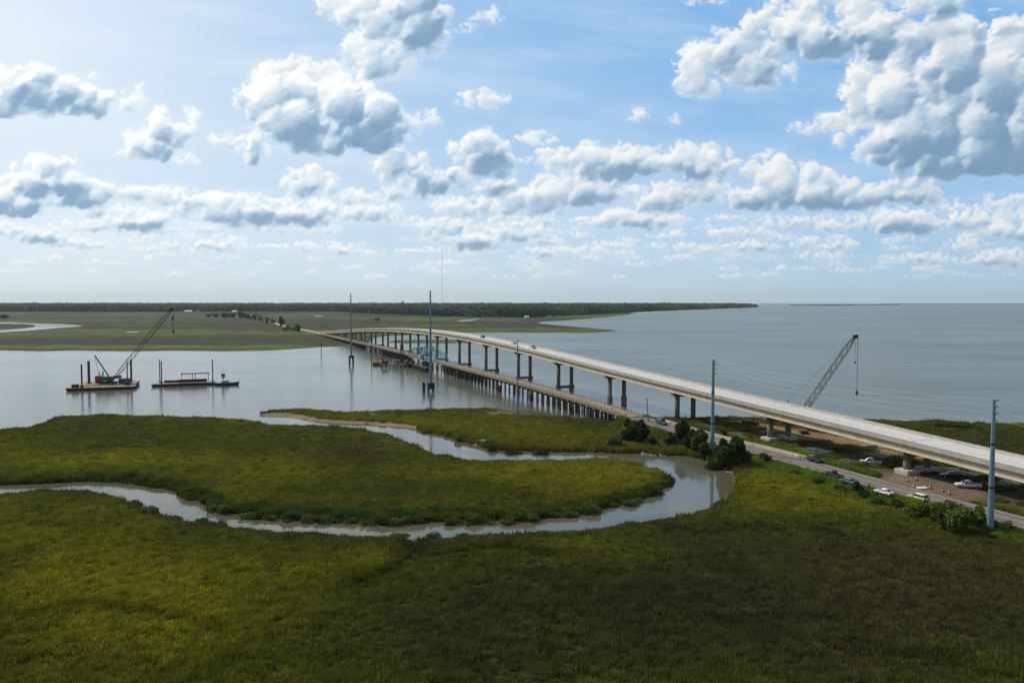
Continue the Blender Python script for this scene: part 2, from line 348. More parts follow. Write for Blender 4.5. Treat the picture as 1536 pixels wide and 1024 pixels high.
B_BOT = [(1010,718),(1006,724),(990,736),(975,743),(960,747),(940,753),(920,757),(880,766),(836,772.5),(770,779),(722,780.5),(673,782),(640,780),(592,782.5),(556,782),(510,780.6),(470,778),(445,777),(412,776),(380,772.5),(351,768),(335,764),(319,760),(308,755),(299,751),(283,749.7),(273,743),(266,738),(258,734),(228,730),(195,724.5),(169,722.5),(130,721.5),(91,723.5),(49,725),(0,727),(-60,729),(-200,732),(-420,736)]
LAND_B = P(B_TOP, 1.5) + P(B_BOT)
FAR_W = [(-520,524.5),(-200,525),(0,525),(30,525.5),(60,526.3),(100,525),(180,526.4),(260,525.3),(330,526.3),(400,525),(440,523),(480,520),(510,519),(532,520.5),(545,521),(552,514),(558,508),(566,505.2),(590,503.2),(620,502),(660,500.5),(700,499),(734,498.6),(800,499),(874,499),(900,498),(915,496.8),(927,496),(915,494.6),(905,494),(890,492.6),(870,491),(846,488.8),(828,487.3),(812,485.4),(806,483.8),(815,482.2),(840,481),(862,479.5),(880,477.8),(905,476),(950,471),(1000,467.6),(1060,465.1),(1120,462.4),(1141,461)]
LAND_E = P(FAR_W) + [(2500, 9000), (2600, 14000), (1500, 27000), (-26000, 29000), (-9000, 4000)]
ISLE = P([(582,513.2),(596,510.6),(640,510.3),(690,510.3),(716,511.5),(725,513.2),(700,514.6),(650,514.8),(610,514.9)])
# open water lying inside the land: the far-left bend, the salt pools of the far marsh and the wet ground beyond the bridge
LOOP = P([(-300,484),(-60,483),(0,483.2),(20,483.5),(40,484.4),(60,485.2),(90,485.8),(108,486.6),(124,488.4),(118,490.2),(80,492.6),(40,496.2),(0,498.6),(-60,500),(-300,503),(-300,497.5),(-60,496.2),(0,495.3),(30,493),(50,490.6),(54,488.5),(44,486.6),(20,486),(0,485.8),(-60,485.6),(-300,486)])
POOLS = [P([(183,498),(192,497.4),(204,496.8),(210,497.6),(206,498.6),(194,499)]), P([(683,481),(700,479),(716,477.6),(720,478.4),(708,481.2),(694,482.4)]),
         P([(470,473.4),(484,473),(486,474.2),(476,474.8)]), P([(1397,641),(1425,640.5),(1458,643),(1462,647.5),(1430,648.5),(1402,646)])]
def roughen(poly, amp, seed):                # subdivide and fray a shoreline
    r = np.random.RandomState(seed); q = []
    for i, a in enumerate(poly):
        b = poly[(i + 1) % len(poly)]; L = math.hypot(b[0] - a[0], b[1] - a[1])
        q.append(a)
        if L < 400:
            n = int(L / (amp * 5)); nx, ny = -(b[1] - a[1]) / (L + 1e-6), (b[0] - a[0]) / (L + 1e-6)
            for k in range(1, min(n, 8)):
                t = k / min(n, 8) if n else 0; w = r.normal(0, amp * .45)
                q.append((a[0] + (b[0] - a[0]) * t + nx * w, a[1] + (b[1] - a[1]) * t + ny * w))
    return np.array(q)
LANDS = [roughen(LAND_A, .9, 1), roughen(LAND_B, .9, 2), roughen(LAND_E, 5, 3), roughen(ISLE, 3, 4)]
WATERS = [np.array(LOOP)] + [np.array(q) for q in POOLS]
def sdf(x, y, poly):
    n = len(x); d2 = np.full(n, 1e18); ins = np.zeros(n, bool)
    ax, ay = poly[:, 0], poly[:, 1]; bx, by = np.roll(ax, -1), np.roll(ay, -1)
    ex, ey = bx - ax, by - ay; l2 = ex * ex + ey * ey + 1e-12
    for i in range(len(poly)):
        px = x - ax[i]; py = y - ay[i]
        t = np.clip((px * ex[i] + py * ey[i]) / l2[i], 0, 1)
        qx = px - t * ex[i]; qy = py - t * ey[i]
        np.minimum(d2, qx * qx + qy * qy, out=d2)
        if ay[i] != by[i]:
            c = (ay[i] > y) != (by[i] > y); ins ^= c & (x < ex[i] * (y - ay[i]) / (by[i] - ay[i]) + ax[i])
    d = np.sqrt(d2); return np.where(ins, d, -d)
def land_sd(x, y):
    s = np.full(len(x), -1e6)
    for i, L in enumerate(LANDS):
        lo, hi = L.min(0) - 60, L.max(0) + 60
        k = (x > lo[0]) & (x < hi[0]) & (y > lo[1]) & (y < hi[1])
        if k.any():
            v = s[k]; s[k] = np.maximum(v, sdf(x[k], y[k], L))
    for L in WATERS:
        lo, hi = L.min(0) - 60, L.max(0) + 60
        k = (x > lo[0]) & (x < hi[0]) & (y > lo[1]) & (y < hi[1])
        if k.any(): s[k] = np.minimum(s[k], -sdf(x[k], y[k], L))
    return s
# roads: centre lines with heights
ROAD = np.array([(45.9,289.0,4.75),(50.5,279.0,4.35),(58,264.5,3.4),(66.5,249,2.7),(75.5,233.5,2.3),(84.6,211.5,2.1),(92.6,189.5,2.0),(101.6,167.3,2.0),(105,159,2.0),(118,128,2.0),(135,88,2.0),(155,40,2.0)])
OB = lambda Y, off=0.0: (42.3 - .3815 * (Y - 287.5) + (3.8 + off) * .9343, Y + (3.8 + off) * .3564)   # centre line of the old bridge
CAUSE = np.array([(*OB(1085), 3.2), (*OB(1190), 2.6), (-429, 1489, 2.3), (-560, 1835, 2.2), (-690, 2180, 2.2), (-1000, 2990, 2.2)])
GULLY = [P([(620,806),(621,818),(624,832),(645,836),(690,829),(740,822),(790,826),(830,832)], .8), P([(622,826),(604,846),(575,862),(530,874)], .8)]
TRACK = [P([(690,846),(780,858),(870,872),(950,890),(1020,915),(1100,938),(1200,958),(1330,978),(1450,985)], .9), P([(985,905),(1060,905),(1140,918),(1260,930)], .9), P([(1000,790),(1060,800),(1150,790),(1250,800)], .9), P([(40,920),(120,905),(220,915),(330,940)], .9)]
def line_min(x, y, Ls):
    d = np.full(len(x), 1e9)
    for L in Ls: d = np.minimum(d, line_d(x, y, np.array([(*p, 0) for p in L]))[0])
    return d
def line_d(x, y, L):                          # distance to a centre line, and its height there
    d = np.full(len(x), 1e9); z = np.zeros(len(x))
    for a, b in zip(L[:-1], L[1:]):
        ex, ey = b[0] - a[0], b[1] - a[1]; t = np.clip(((x - a[0]) * ex + (y - a[1]) * ey) / (ex * ex + ey * ey), 0, 1)
        q = np.hypot(x - a[0] - t * ex, y - a[1] - t * ey); k = q < d
        d = np.where(k, q, d); z = np.where(k, a[2] + (b[2] - a[2]) * t, z)
    return d, z
NB = lambda s, off=0.0: (104.9 - .379 * s + .9255 * off, 208.8 + .9255 * s + .379 * off)   # new bridge: s along it, off to its right of the left columns
PAD = np.array([NB(-190, -9), NB(-100, -9), NB(-36, -9), NB(-30, -14), NB(-8, -14), NB(-2, -6), NB(6, -4.5), NB(14, -4), NB(50, -3), NB(96, -1), NB(104, 8), NB(100, 18), NB(60, 26), NB(0, 34), NB(-60, 38), NB(-190, 40)])
SANDY = np.array([NB(98, 12), NB(92, 24), NB(60, 30), NB(20, 33), NB(-20, 31), NB(-60, 34), NB(-60, 24), NB(-20, 22), NB(20, 19), NB(60, 15)])
SPITSAND = np.array(P([(386,622.5),(400,620.5),(425,620.5),(455,624),(478,630),(510,632.5),(560,634),(610,638),(640,643),(600,642.5),(545,637.5),(480,634),(430,629)]))
def ground(x, y):
    """heights and surface masks at places x, y"""
    x = np.asarray(x, float); y = np.asarray(y, float)
    sd = land_sd(x, y)
    n1 = fbm(x / 9, y / 9, 3, .5, 5); n2 = fbm(x / 40, y / 40, 3, .5, 6)
    near = y < 700
    s = sd + np.where(near, .5 * n1, 3 * n1)
    z = np.interp(s, [-30, -6, -1, 0, .7, 1.8, 4, 12], [-3, -1.6, -.3, -.02, .32, .62, .8, .86])
    inland = np.clip((sd - 3) / 8, 0, 1)
    z = z + inland * (.18 * n1 + .15 * n2)
    sp_ = sstep(-3, 3, sdf(x, y, SPITSAND)) if True else 0
    z = np.where(sp_ > 0, z * (1 - .55 * sp_), z)
    # mud flat on the river side of the small point
    qx, qy = at(800, 621); mf = np.exp(-(((x - qx) / 42) ** 2 + ((y - qy) / 16) ** 2))
    z = z - mf * .75
    gd = line_min(x, y, GULLY) + .5 * n1; z = z - .48 * np.exp(-(gd / .8) ** 2)
    d1, z1 = line_d(x, y, ROAD); d2, z2 = line_d(x, y, CAUSE)
    onland = sd > -2
    e1 = np.interp(d1, [0, 4.9, 5.4, 9.5], [1, 1, .96, 0]); e1 = np.where(sd < -1.5, 0, e1)
    z = z + (np.maximum(z1 - .05, z) - z) * e1
    e2 = np.interp(d2, [0, 7, 16], [1, 1, 0]); z = z + (np.maximum(z2 - .05, z) - z) * e2
    pd = sdf(x, y, PAD); pm = sstep(-3, 2, pd + .8 * n1) * sstep(0, 4, sd)
    z = z + (np.maximum(z, 1.55 + .1 * n2) - z) * pm * (1 - e1 * .999)
    sm = sstep(-2, 2, sdf(x, y, SANDY) + 1.5 * n1) * sstep(-1, 3, sd)
    z = z + sm * np.clip(n2 * 1.6 + .35, 0, 1.2) * .8
    return z, dict(sd=sd, road=e1, cause=e2, pad=pm, sand=np.maximum(sm, sp_ * .95), spit=sp_, mud=mf, gully=gd, d1=d1, d2=d2)
# vegetation zones (view x, y, radius x, radius y, how lush): lighter and darker stands of cordgrass, foreground darks also painting in cloud shade
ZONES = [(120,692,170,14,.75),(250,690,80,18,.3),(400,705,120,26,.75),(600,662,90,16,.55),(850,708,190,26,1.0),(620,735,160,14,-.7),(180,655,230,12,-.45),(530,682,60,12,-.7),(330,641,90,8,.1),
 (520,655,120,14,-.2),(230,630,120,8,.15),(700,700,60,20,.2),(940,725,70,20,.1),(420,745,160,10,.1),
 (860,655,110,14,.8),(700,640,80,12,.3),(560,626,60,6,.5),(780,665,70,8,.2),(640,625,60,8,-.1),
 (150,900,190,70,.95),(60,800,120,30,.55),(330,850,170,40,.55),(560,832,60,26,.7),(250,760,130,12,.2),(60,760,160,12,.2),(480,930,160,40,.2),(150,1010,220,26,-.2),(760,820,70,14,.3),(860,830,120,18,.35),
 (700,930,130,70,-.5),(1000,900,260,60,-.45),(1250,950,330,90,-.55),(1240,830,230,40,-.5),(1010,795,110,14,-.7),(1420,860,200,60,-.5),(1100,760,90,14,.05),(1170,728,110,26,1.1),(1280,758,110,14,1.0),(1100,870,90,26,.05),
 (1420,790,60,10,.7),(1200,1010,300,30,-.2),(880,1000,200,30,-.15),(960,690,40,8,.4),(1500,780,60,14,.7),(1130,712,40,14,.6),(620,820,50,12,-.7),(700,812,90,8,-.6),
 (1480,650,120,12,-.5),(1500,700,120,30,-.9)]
C_LUSH = np.array(s2l(142, 142, 32)); C_MID = np.array(s2l(105, 108, 35)); C_DRY = np.array(s2l(96, 89, 52)); C_DARK = np.array(s2l(70, 79, 42))
def veg(x, y):
    """colour of the grass at x, y"""
    X, Y = to_view(x, y, .9)
    a = np.zeros(len(x))
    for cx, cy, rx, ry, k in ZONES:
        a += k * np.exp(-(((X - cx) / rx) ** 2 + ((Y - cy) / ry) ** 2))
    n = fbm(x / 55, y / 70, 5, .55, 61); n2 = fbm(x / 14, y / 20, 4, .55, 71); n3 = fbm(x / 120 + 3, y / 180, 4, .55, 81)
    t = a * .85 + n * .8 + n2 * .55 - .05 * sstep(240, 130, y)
    dry = np.clip(.28 + n3 * 1.6 - a * .6, 0, 1)
    lo = C_DARK + (C_DRY - C_DARK) * dry[:, None]
    t = np.clip(t * .55 + .5, 0, 1)[:, None]
    c = np.where(t < .5, lo + (C_MID - lo) * t * 2, C_MID + (C_LUSH - C_MID) * (t - .5) * 2)
    tr = line_min(x, y, TRACK) + 3.0 * n2; gl = line_min(x, y, GULLY) + .6 * n2
    c = c * (1 - .5 * np.exp(-(tr / 1.6) ** 2) * np.clip(.7 + 1.2 * n, 0, 1))[:, None] * (1 - .5 * np.exp(-(gl / 2.4) ** 2))[:, None]
    # the far marsh: long bands of brown rush and green grass
    far = sstep(560, 760, y)[:, None]
    Y = Y + (2.6 * fbm(x / 170, y / 420, 4, .55, 93) + 1.2 * fbm(x / 45, y / 110, 3, .55, 94)) * far[:, 0]
    bandn = fbm(x / 420, Y / 4.2, 4, .5, 91) + fbm(x / 160, Y / 1.5, 3, .5, 95) * .35
    g = np.exp(-((Y - 499) / 4.0) ** 2) * .85 + np.exp(-((Y - 521) / 3.0) ** 2) * .9 * (x < -60) + np.exp(-((Y - 477) / 3.0) ** 2) * .25 - np.exp(-((Y - 511) / 6.5) ** 2) * .55 * (x < -130) + np.exp(-((Y - 512.5) / 3) ** 2) * .9 * (x > -130) - np.exp(-((Y - 488) / 4) ** 2) * .3
    tf = np.clip(.36 + bandn * 1.2 + g * .6 + .55 * fbm(x / 38, y / 60, 4, .6, 97), 0, 1)[:, None]
    cb, cm, cg = np.array(s2l(68, 60, 44)), np.array(s2l(82, 88, 42)), np.array(s2l(106, 122, 36))
    cfar = np.where(tf < .5, cb + (cm - cb) * tf * 2, cm + (cg - cm) * (tf - .5) * 2)
    c = c * (.86 + .02 * sstep(150, 235, y))[:, None]
    return c * (1 - far) + cfar * far * .68
def grid(rows, uu):
    Yr = CAM_H * FPX / rows
    XX = Yr[:, None] * uu[None, :]; YY = np.repeat(Yr[:, None], len(uu), 1)
    nr, nc = XX.shape
    i = np.arange(nr - 1)[:, None] * nc + np.arange(nc - 1)[None, :]
    q = np.stack([i, i + 1, i + nc + 1, i + nc], -1).reshape(-1, 4)
    return XX.ravel(), YY.ravel(), q
rows = np.concatenate([np.arange(1100, 760, -5.0), np.arange(760, 330, -2.0), np.arange(330, 100, -.8), np.arange(100, 8, -.5), np.geomspace(8, 2.0, 28)])
GX, GY, GQ = grid(rows, np.linspace(-1.3, 1.3, 1000))
GZ, GM = ground(GX, GY)
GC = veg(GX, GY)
def mixc(c, d, k): return c + (np.array(d) - c) * np.clip(k, 0, 1)[:, None]
nA = fbm(GX / 6, GY / 6, 4, .55, 15)
GC = GC * np.where(GY < 420, .55, .95)[:, None]                                           # ground colour darkened between the near tufts
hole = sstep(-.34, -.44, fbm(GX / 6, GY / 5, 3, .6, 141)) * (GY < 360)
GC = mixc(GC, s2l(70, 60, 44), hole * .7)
GC = mixc(GC, s2l(68, 58, 44), sstep(.52, .30, GZ))     # wet mud of the banks
GC = mixc(GC, s2l(50, 44, 34), sstep(.12, -.02, GZ))
GC = mixc(GC, s2l(104, 92, 76), GM['mud'] * 1.2 * (GZ < .7))
GC = mixc(GC, s2l(132, 118, 94), GM['spit'] * sstep(-.35, .0, nA + .1))
GC = mixc(GC, s2l(86, 80, 66), GM['pad'] * sstep(-.15, .2, nA + .05))
GC = mixc(GC, s2l(146, 116, 76), GM['sand'] * (1 - GM['spit']) * sstep(-.3, .0, nA + .12))
sal = sstep(.24, .36, fbm(GX / 22 + 5, GY / 16, 4, .5, 123)) * sstep(-.05, .15, fbm(GX / 4, GY / 5, 3, .6, 124)) * (GY < 340) * (GY > 210) * (GX < 40)   # bare salt pans
GC = mixc(GC, s2l(150, 140, 120), sal * .75)
gpx, gpy = at(1395, 729, 1.6)
GC = mixc(GC, s2l(122, 106, 86), sstep(15, 9, np.hypot((GX - gpx), (GY - gpy) * .8) + 3 * nA) * (GM['d1'] > 5))
beach = sstep(-4, 12, GM['sd']) * sstep(130, 60, GM['sd']) * (GY > 2550) * (GX > 500)
GC = mixc(GC, s2l(196, 182, 156), beach * 1.0)
road_edge = sstep(.90, .97, GM['road']) * (GM['d1'] < 6)
GC = mixc(GC, s2l(118, 108, 90), road_edge * .8)
keep = GZ[GQ].max(1) > -1.4
GQk = GQ[keep]
def ground_mat():
    M = bpy.data.materials.new("marsh_ground_soil"); M.use_nodes = True; t = M.node_tree; b = t.nodes['Principled BSDF']
    a = t.nodes.new('ShaderNodeVertexColor'); a.layer_name = 'cover'
    g = t.nodes.new('ShaderNodeNewGeometry')
    n = t.nodes.new('ShaderNodeTexNoise'); n.inputs['Scale'].default_value = .9; n.inputs['Detail'].default_value = 8; n.inputs['Roughness'].default_value = .7
    t.links.new(g.outputs['Position'], n.inputs['Vector'])
    n2 = t.nodes.new('ShaderNodeTexNoise'); n2.inputs['Scale'].default_value = .06; n2.inputs['Detail'].default_value = 7; n2.inputs['Roughness'].default_value = .65
    mp = t.nodes.new('ShaderNodeMapping'); mp.inputs['Scale'].default_value = (1, .35, 1); t.links.new(g.outputs['Position'], mp.inputs[0]); t.links.new(mp.outputs[0], n2.inputs['Vector'])
    ad = t.nodes.new('ShaderNodeMath'); ad.operation = 'MULTIPLY'; t.links.new(n.outputs['Fac'], ad.inputs[0]); t.links.new(n2.outputs['Fac'], ad.inputs[1])
    mr = t.nodes.new('ShaderNodeMapRange'); mr.inputs['From Min'].default_value = .12; mr.inputs['From Max'].default_value = .42; mr.inputs['To Min'].default_value = .55; mr.inputs['To Max'].default_value = 1.4
    t.links.new(ad.outputs[0], mr.inputs['Value'])
    vm = t.nodes.new('ShaderNodeVectorMath'); vm.operation = 'SCALE'; t.links.new(a.outputs['Color'], vm.inputs[0]); t.links.new(mr.outputs[0], vm.inputs['Scale'])
    t.links.new(vm.outputs[0], b.inputs['Base Color']); b.inputs['Roughness'].default_value = .95; b.inputs['Specular IOR Level'].default_value = .15
    bp = t.nodes.new('ShaderNodeBump'); bp.inputs['Strength'].default_value = .9; bp.inputs['Distance'].default_value = .5
    t.links.new(n.outputs['Fac'], bp.inputs['Height']); t.links.new(bp.outputs[0], b.inputs['Normal'])
    return M
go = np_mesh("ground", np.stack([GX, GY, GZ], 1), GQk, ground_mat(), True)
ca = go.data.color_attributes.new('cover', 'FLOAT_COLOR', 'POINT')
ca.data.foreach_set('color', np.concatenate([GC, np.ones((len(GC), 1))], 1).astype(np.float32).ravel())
tag(go, "low green and brown tidal marsh ground cut by a winding creek", "ground", kind='structure')
# ---------------------------------------------------------------- water
wrow = np.concatenate([np.arange(1100, 300, -6.0), np.arange(300, 30, -2.), np.geomspace(30, 1.6, 60)])
WX, WY, WQ = grid(wrow, np.linspace(-1.3, 1.3, 400))
wsd = land_sd(WX, WY)
calm = sstep(-16, -3, wsd) * (WY < 360)
lee = sstep(60, -60, (WX - 90) * .9255 + (WY - 208) * .379 - 35) * (WY < 1500)      # the river behind the bridges lies sheltered from the wind of the sound
calm = np.maximum(calm, .58 * lee)
def water_mat():
    M = bpy.data.materials.new("estuary_water"); M.use_nodes = True; t = M.node_tree; b = t.nodes['Principled BSDF']
    g = t.nodes.new('ShaderNodeNewGeometry'); a = t.nodes.new('ShaderNodeVertexColor'); a.layer_name = 'calm'
    b.inputs['IOR'].default_value = 1.333; b.inputs['Specular IOR Level'].default_value = .5
    def noise(sc, det, rough, vs):
        mp = t.nodes.new('ShaderNodeMapping'); mp.inputs['Scale'].default_value = vs; t.links.new(g.outputs['Position'], mp.inputs[0])
        n = t.nodes.new('ShaderNodeTexNoise'); n.inputs['Scale'].default_value = sc; n.inputs['Detail'].default_value = det; n.inputs['Roughness'].default_value = rough
        t.links.new(mp.outputs[0], n.inputs['Vector']); return n.outputs['Fac']
    n1 = noise(.55, 5, .6, (1, 1.5, 1)); n2 = noise(.004, 5, .6, (.5, 1.6, 1)); n3 = noise(.022, 4, .55, (.45, 1.5, 1))
    def mr(v, a0, a1, b0, b1):
        n = t.nodes.new('ShaderNodeMapRange'); t.links.new(v, n.inputs['Value'])
        for k, x in zip(('From Min', 'From Max', 'To Min', 'To Max'), (a0, a1, b0, b1)): n.inputs[k].default_value = x
        return n.outputs[0]
    def mth(op, x, y):
        n = t.nodes.new('ShaderNodeMath'); n.operation = op
        for i, v in enumerate((x, y)):
            if isinstance(v, (int, float)): n.inputs[i].default_value = v
            else: t.links.new(v, n.inputs[i])
        return n.outputs[0]
    wind = mth('MULTIPLY', mr(n2, .3, .7, .75, 1.12), mr(n3, .3, .7, .88, 1.1))
    open_ = mth('SUBTRACT', 1.0, a.outputs['Color'])
    rough = mth('ADD', .04, mth('MULTIPLY', mth('MULTIPLY', wind, open_), .30)); t.links.new(rough, b.inputs['Roughness'])
    cr = t.nodes.new('ShaderNodeMix'); cr.data_type = 'RGBA'; t.links.new(a.outputs['Color'], cr.inputs['Factor'])
    cr.inputs['A'].default_value = (.108, .132, .100, 1); cr.inputs['B'].default_value = (.100, .090, .055, 1); t.links.new(cr.outputs['Result'], b.inputs['Base Color'])
    bp = t.nodes.new('ShaderNodeBump'); bp.inputs['Distance'].default_value = .25
    t.links.new(n1, bp.inputs['Height']); t.links.new(mth('ADD', .035, mth('MULTIPLY', mth('MULTIPLY', wind, open_), .16)), bp.inputs['Strength'])
    t.links.new(bp.outputs[0], b.inputs['Normal']); return M
wo = np_mesh("water", np.stack([WX, WY, WX * 0], 1), WQ, water_mat(), True)
ca = wo.data.color_attributes.new('calm', 'FLOAT_COLOR', 'POINT')
ca.data.foreach_set('color', np.stack([calm, calm, calm, calm * 0 + 1], 1).astype(np.float32).ravel())
tag(wo, "grey green river and sound with light wind ripples", "water", kind='structure')
# ---------------------------------------------------------------- materials of the built things
M_CONC = mat('pale_new_concrete', s2l(188, 182, 168), .85, var=.16, scale=.35, bump=.1, grime=.18)
M_DECK = mat('grooved_deck_concrete', s2l(206, 204, 198), .8, var=.16, scale=.22, bump=.1, grime=.14, stretch=(math.atan2(-.379, .9255), (1.6, .03, 1)))
M_GIRD = mat('precast_girder_concrete', s2l(196, 184, 154), .85, var=.12, scale=.3, grime=.22)
M_PIER = mat('pier_concrete', s2l(118, 114, 104), .88, var=.2, scale=.5, bump=.1, grime=.35)  # colour darkened to stand in for the shaded sides of the columns
M_OLDC = mat('weathered_concrete', s2l(132, 122, 104), .9, var=.3, scale=.8, bump=.2, grime=.5)
M_OLDDECK = mat('worn_tan_deck', s2l(160, 140, 104), .95, var=.22, scale=.35, c2=s2l(112, 98, 76), bump=.2)
M_TIMBER = mat('dark_wet_timber', s2l(66, 58, 50), .9, var=.4, scale=1.5, bump=.2)
M_STEELB = mat('turquoise_painted_steel', s2l(84, 150, 160), .5, var=.2, scale=.8, grime=.25)
M_RUST = mat('rusty_steel', s2l(98, 62, 42), .8, var=.4, scale=2)
M_DARK = mat('dark_steel', s2l(48, 48, 50), .6, var=.3, scale=2)
M_ASPH = mat('worn_asphalt', s2l(122, 112, 104), .92, var=.16, scale=.5, c2=s2l(100, 93, 88), bump=.15, grime=.15)
M_YEL = mat('yellow_road_paint', s2l(196, 160, 70), .8, var=.25, scale=3)
M_WHT = mat('white_road_paint', s2l(205, 203, 196), .8, var=.25, scale=3)
GZ_ = lambda x, y: float(ground(np.array([x, x]), np.array([y, y]))[0][0])
# ---------------------------------------------------------------- the new bridge
SPAN = 53.4
_i = np.arange(-4, 20); _z = np.array([.6,.9,3.2,5.4,7.7,9.7,11.9,14,16.35,18.6,20.25,21.25,21.6,21.3,20.4,19.1,17.4,15.4,13.1,10.6,8.1,5.6,3.4,2.0])
def zbot(s):                                  # underside of the girders along the bridge
    return np.interp(s, np.linspace(-4, 19, 400) * SPAN, ZS)
_f = np.interp(np.linspace(-4, 19, 400), _i, _z); _k = np.hanning(41); _k /= _k.sum(); ZS = np.convolve(np.pad(_f, 20, mode='edge'), _k, 'valid')
S0, S1 = -2.35 * SPAN, 18.6 * SPAN
O_NB = (*NB(0, 3.7), 0.0)
nb = thing("highway_bridge", "long new pale concrete bridge rising on twin round columns over the water", "bridge", O_NB)
def sweep(prof, s0, s1, step=8.9, zoff=0.0):  # a profile (off, z above girder underside) carried along the bridge
    ss = np.linspace(s0, s1, max(2, int(round((s1 - s0) / step)) + 1)); b = MB()
    b.loft([[(*NB(s, o), float(zbot(s)) + z + zoff) for o, z in prof] for s in ss]); return b
DW0, DW1 = -2.75, 10.15
sweep([(DW0, 2.15), (DW1, 2.15), (DW1, 2.42), (3.7, 2.52), (DW0, 2.42)], S0, S1).build("deck", M_DECK, nb, O_NB)
for sgn, o in ((1, DW0), (-1, DW1)):
    sweep([(o - .02 * sgn, 2.1), (o + .48 * sgn, 2.424), (o + .30 * sgn, 2.70), (o + .24 * sgn, 3.42), (o - .02 * sgn, 3.42)][::sgn], S0, S1).build("barrier", M_CONC, nb, O_NB)
for o in (-2.02, .84, 3.7, 6.56, 9.42):
    pr = [(-.35, 0), (.35, 0), (.35, .22), (.1, .45), (.1, 1.7), (.5, 1.95), (.5, 2.14), (-.5, 2.14), (-.5, 1.95), (-.1, 1.7), (-.1, .45), (-.35, .22)]
    sweep([(o + a, z) for a, z in pr], S0, S1).build("girder", M_GIRD, nb, O_NB)
for k, w, mm in ((0.0, .12, M_YEL), (.28, .12, M_YEL), (-3.6, .14, M_WHT), (3.9, .14, M_WHT)):
    o = 3.7 + k; zz = 2.52 - abs(k) * .0155 + .006
    sweep([(o, zz - .004), (o + w, zz - .004), (o + w, zz), (o, zz)], S0, S1).build("lane_line", mm, nb, O_NB)
for i in range(-2, 19):
    s = i * SPAN; zb = float(zbot(s))
    j = MB()
    c0 = NB(s, 0); 
    a, b_ = NB(s - .14, DW0 + .55), NB(s + .14, DW1 - .55)
    j.loft([[(*NB(s - .12, o), zb + h), (*NB(s + .12, o), zb + h), (*NB(s + .12, o), zb + h + .012), (*NB(s - .12, o), zb + h + .012)] for o, h in ((DW0 + .5, 2.424), (3.7, 2.52), (DW1 - .5, 2.424))])
    j.build("expansion_joint", M_DARK, nb, O_NB)
    if zb - 1.6 < 1.2: continue
    cap = MB()
    hw = .95
    cap.loft([[(*NB(s - hw, o), zb - 1.62 + dz), (*NB(s + hw, o), zb - 1.62 + dz), (*NB(s + hw, o), zb - .04), (*NB(s - hw, o), zb - .04)] for o, dz in ((-2.5, .62), (-.9, 0), (8.3, 0), (9.9, .62))])
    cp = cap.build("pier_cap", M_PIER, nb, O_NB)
    dia = MB()
    for o in (-.05, 2.45, 4.95, 7.45):
        x, y = NB(s, o); dia.box((x, y, zb + 1.0), (1.9, .5, 1.9), math.atan2(.379, .9255))
    dia.build("diaphragm", M_GIRD, nb, O_NB)
    water = i >= 2.5
    for o in (0, 7.4):
        x, y = NB(s, o); c = MB(); zl = -3 if i > 2 else GZ_(x, y) - .3
        if 4 <= i <= 12:
            c.lathe((x, y, 0), [(1.3, zl), (1.3, 2.7)], 20)
            c.lathe((x, y, 0), [(.96, 2.7), (.96, zb - 1.6)], 20)
        elif i == 3: c.lathe((x, y, 0), [(1.3, zl), (1.3, 4.4), (.97, 4.5), (.97, zb - 1.6)], 20)
        else: c.lathe((x, y, 0), [(.97, zl), (.97, zb - 1.6)], 20)
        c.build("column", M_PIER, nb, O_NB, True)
        if i in (-1, 0, 1):
            f = MB(); f.bevel_box((x, y, GZ_(x, y) + .25), (4.4, 4.4, 2.0), .08, math.atan2(.379, .9255)); f.build("footing", M_CONC, nb, O_NB)
    if 4 <= i <= 12:
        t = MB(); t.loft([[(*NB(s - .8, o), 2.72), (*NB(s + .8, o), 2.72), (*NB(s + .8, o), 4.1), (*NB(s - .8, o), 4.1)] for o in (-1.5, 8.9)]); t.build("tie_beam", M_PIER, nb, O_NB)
ab = MB(); s = 18.5 * SPAN; x, y = NB(s, 3.7); ab.box((x, y, 1.2), (13.2, 2, 3.2), math.atan2(.379, .9255)); ab.build("abutment", M_CONC, nb, O_NB)
# ---------------------------------------------------------------- the old trestle bridge
OBZ = lambda Y: float(np.interp(Y, [240,287,300,322,400,621,739,847,1069,1190], [4.5,4.9,5.2,5.9,6.6,6.6,6.0,5.0,3.2,2.6]))
O_OB = (*OB(289), 0.0)
SW0, SW1 = 527.0, 607.0
ob = thing("trestle_bridge", "old low bridge with tan deck on rows of dark piles, gutted beside the new one", "bridge", O_OB)
OBA = math.atan2(.3564, .9343)
def osweep(prof, y0, y1, step=12.0):
    ys = np.linspace(y0, y1, max(2, int((y1 - y0) / step) + 1)); b = MB()
    b.loft([[(*OB(Y, o), OBZ(Y) + z) for o, z in prof] for Y in ys]); return b
for y0, y1 in ((288.5, SW0), (SW1, 1086)):
    osweep([(-3.75, -.55), (3.75, -.55), (3.75, .0), (-3.75, .0)], y0, y1).build("deck", M_OLDDECK, ob, O_OB)
    for o in (-3.6, 3.6):
        osweep([(o - .2, -.62), (o + .2, -.62), (o + .2, .22), (o - .2, .22)], y0, y1).build("curb", M_OLDC, ob, O_OB)
        r = MB(); Y = y0 + 1
        r2 = osweep([(o - .07, .78), (o + .07, .78), (o + .07, .95), (o - .07, .95)], y0, y1); r.add(r2.v, r2.f)
        while Y < min(y1, 900):
            x, yy = OB(Y, o); r.box((x, yy, OBZ(Y) + .5), (.22, .22, 1.05), OBA); Y += 2.6
        r.build("railing", M_OLDC, ob, O_OB)
    for o in (-2.6, 0, 2.6):
        osweep([(o - .22, -1.25), (o + .22, -1.25), (o + .22, -.56), (o - .22, -.56)], y0, y1).build("stringer", M_TIMBER, ob, O_OB)
Y = 296.0; npile = 0; rest = MB(); rng = random.Random(3)
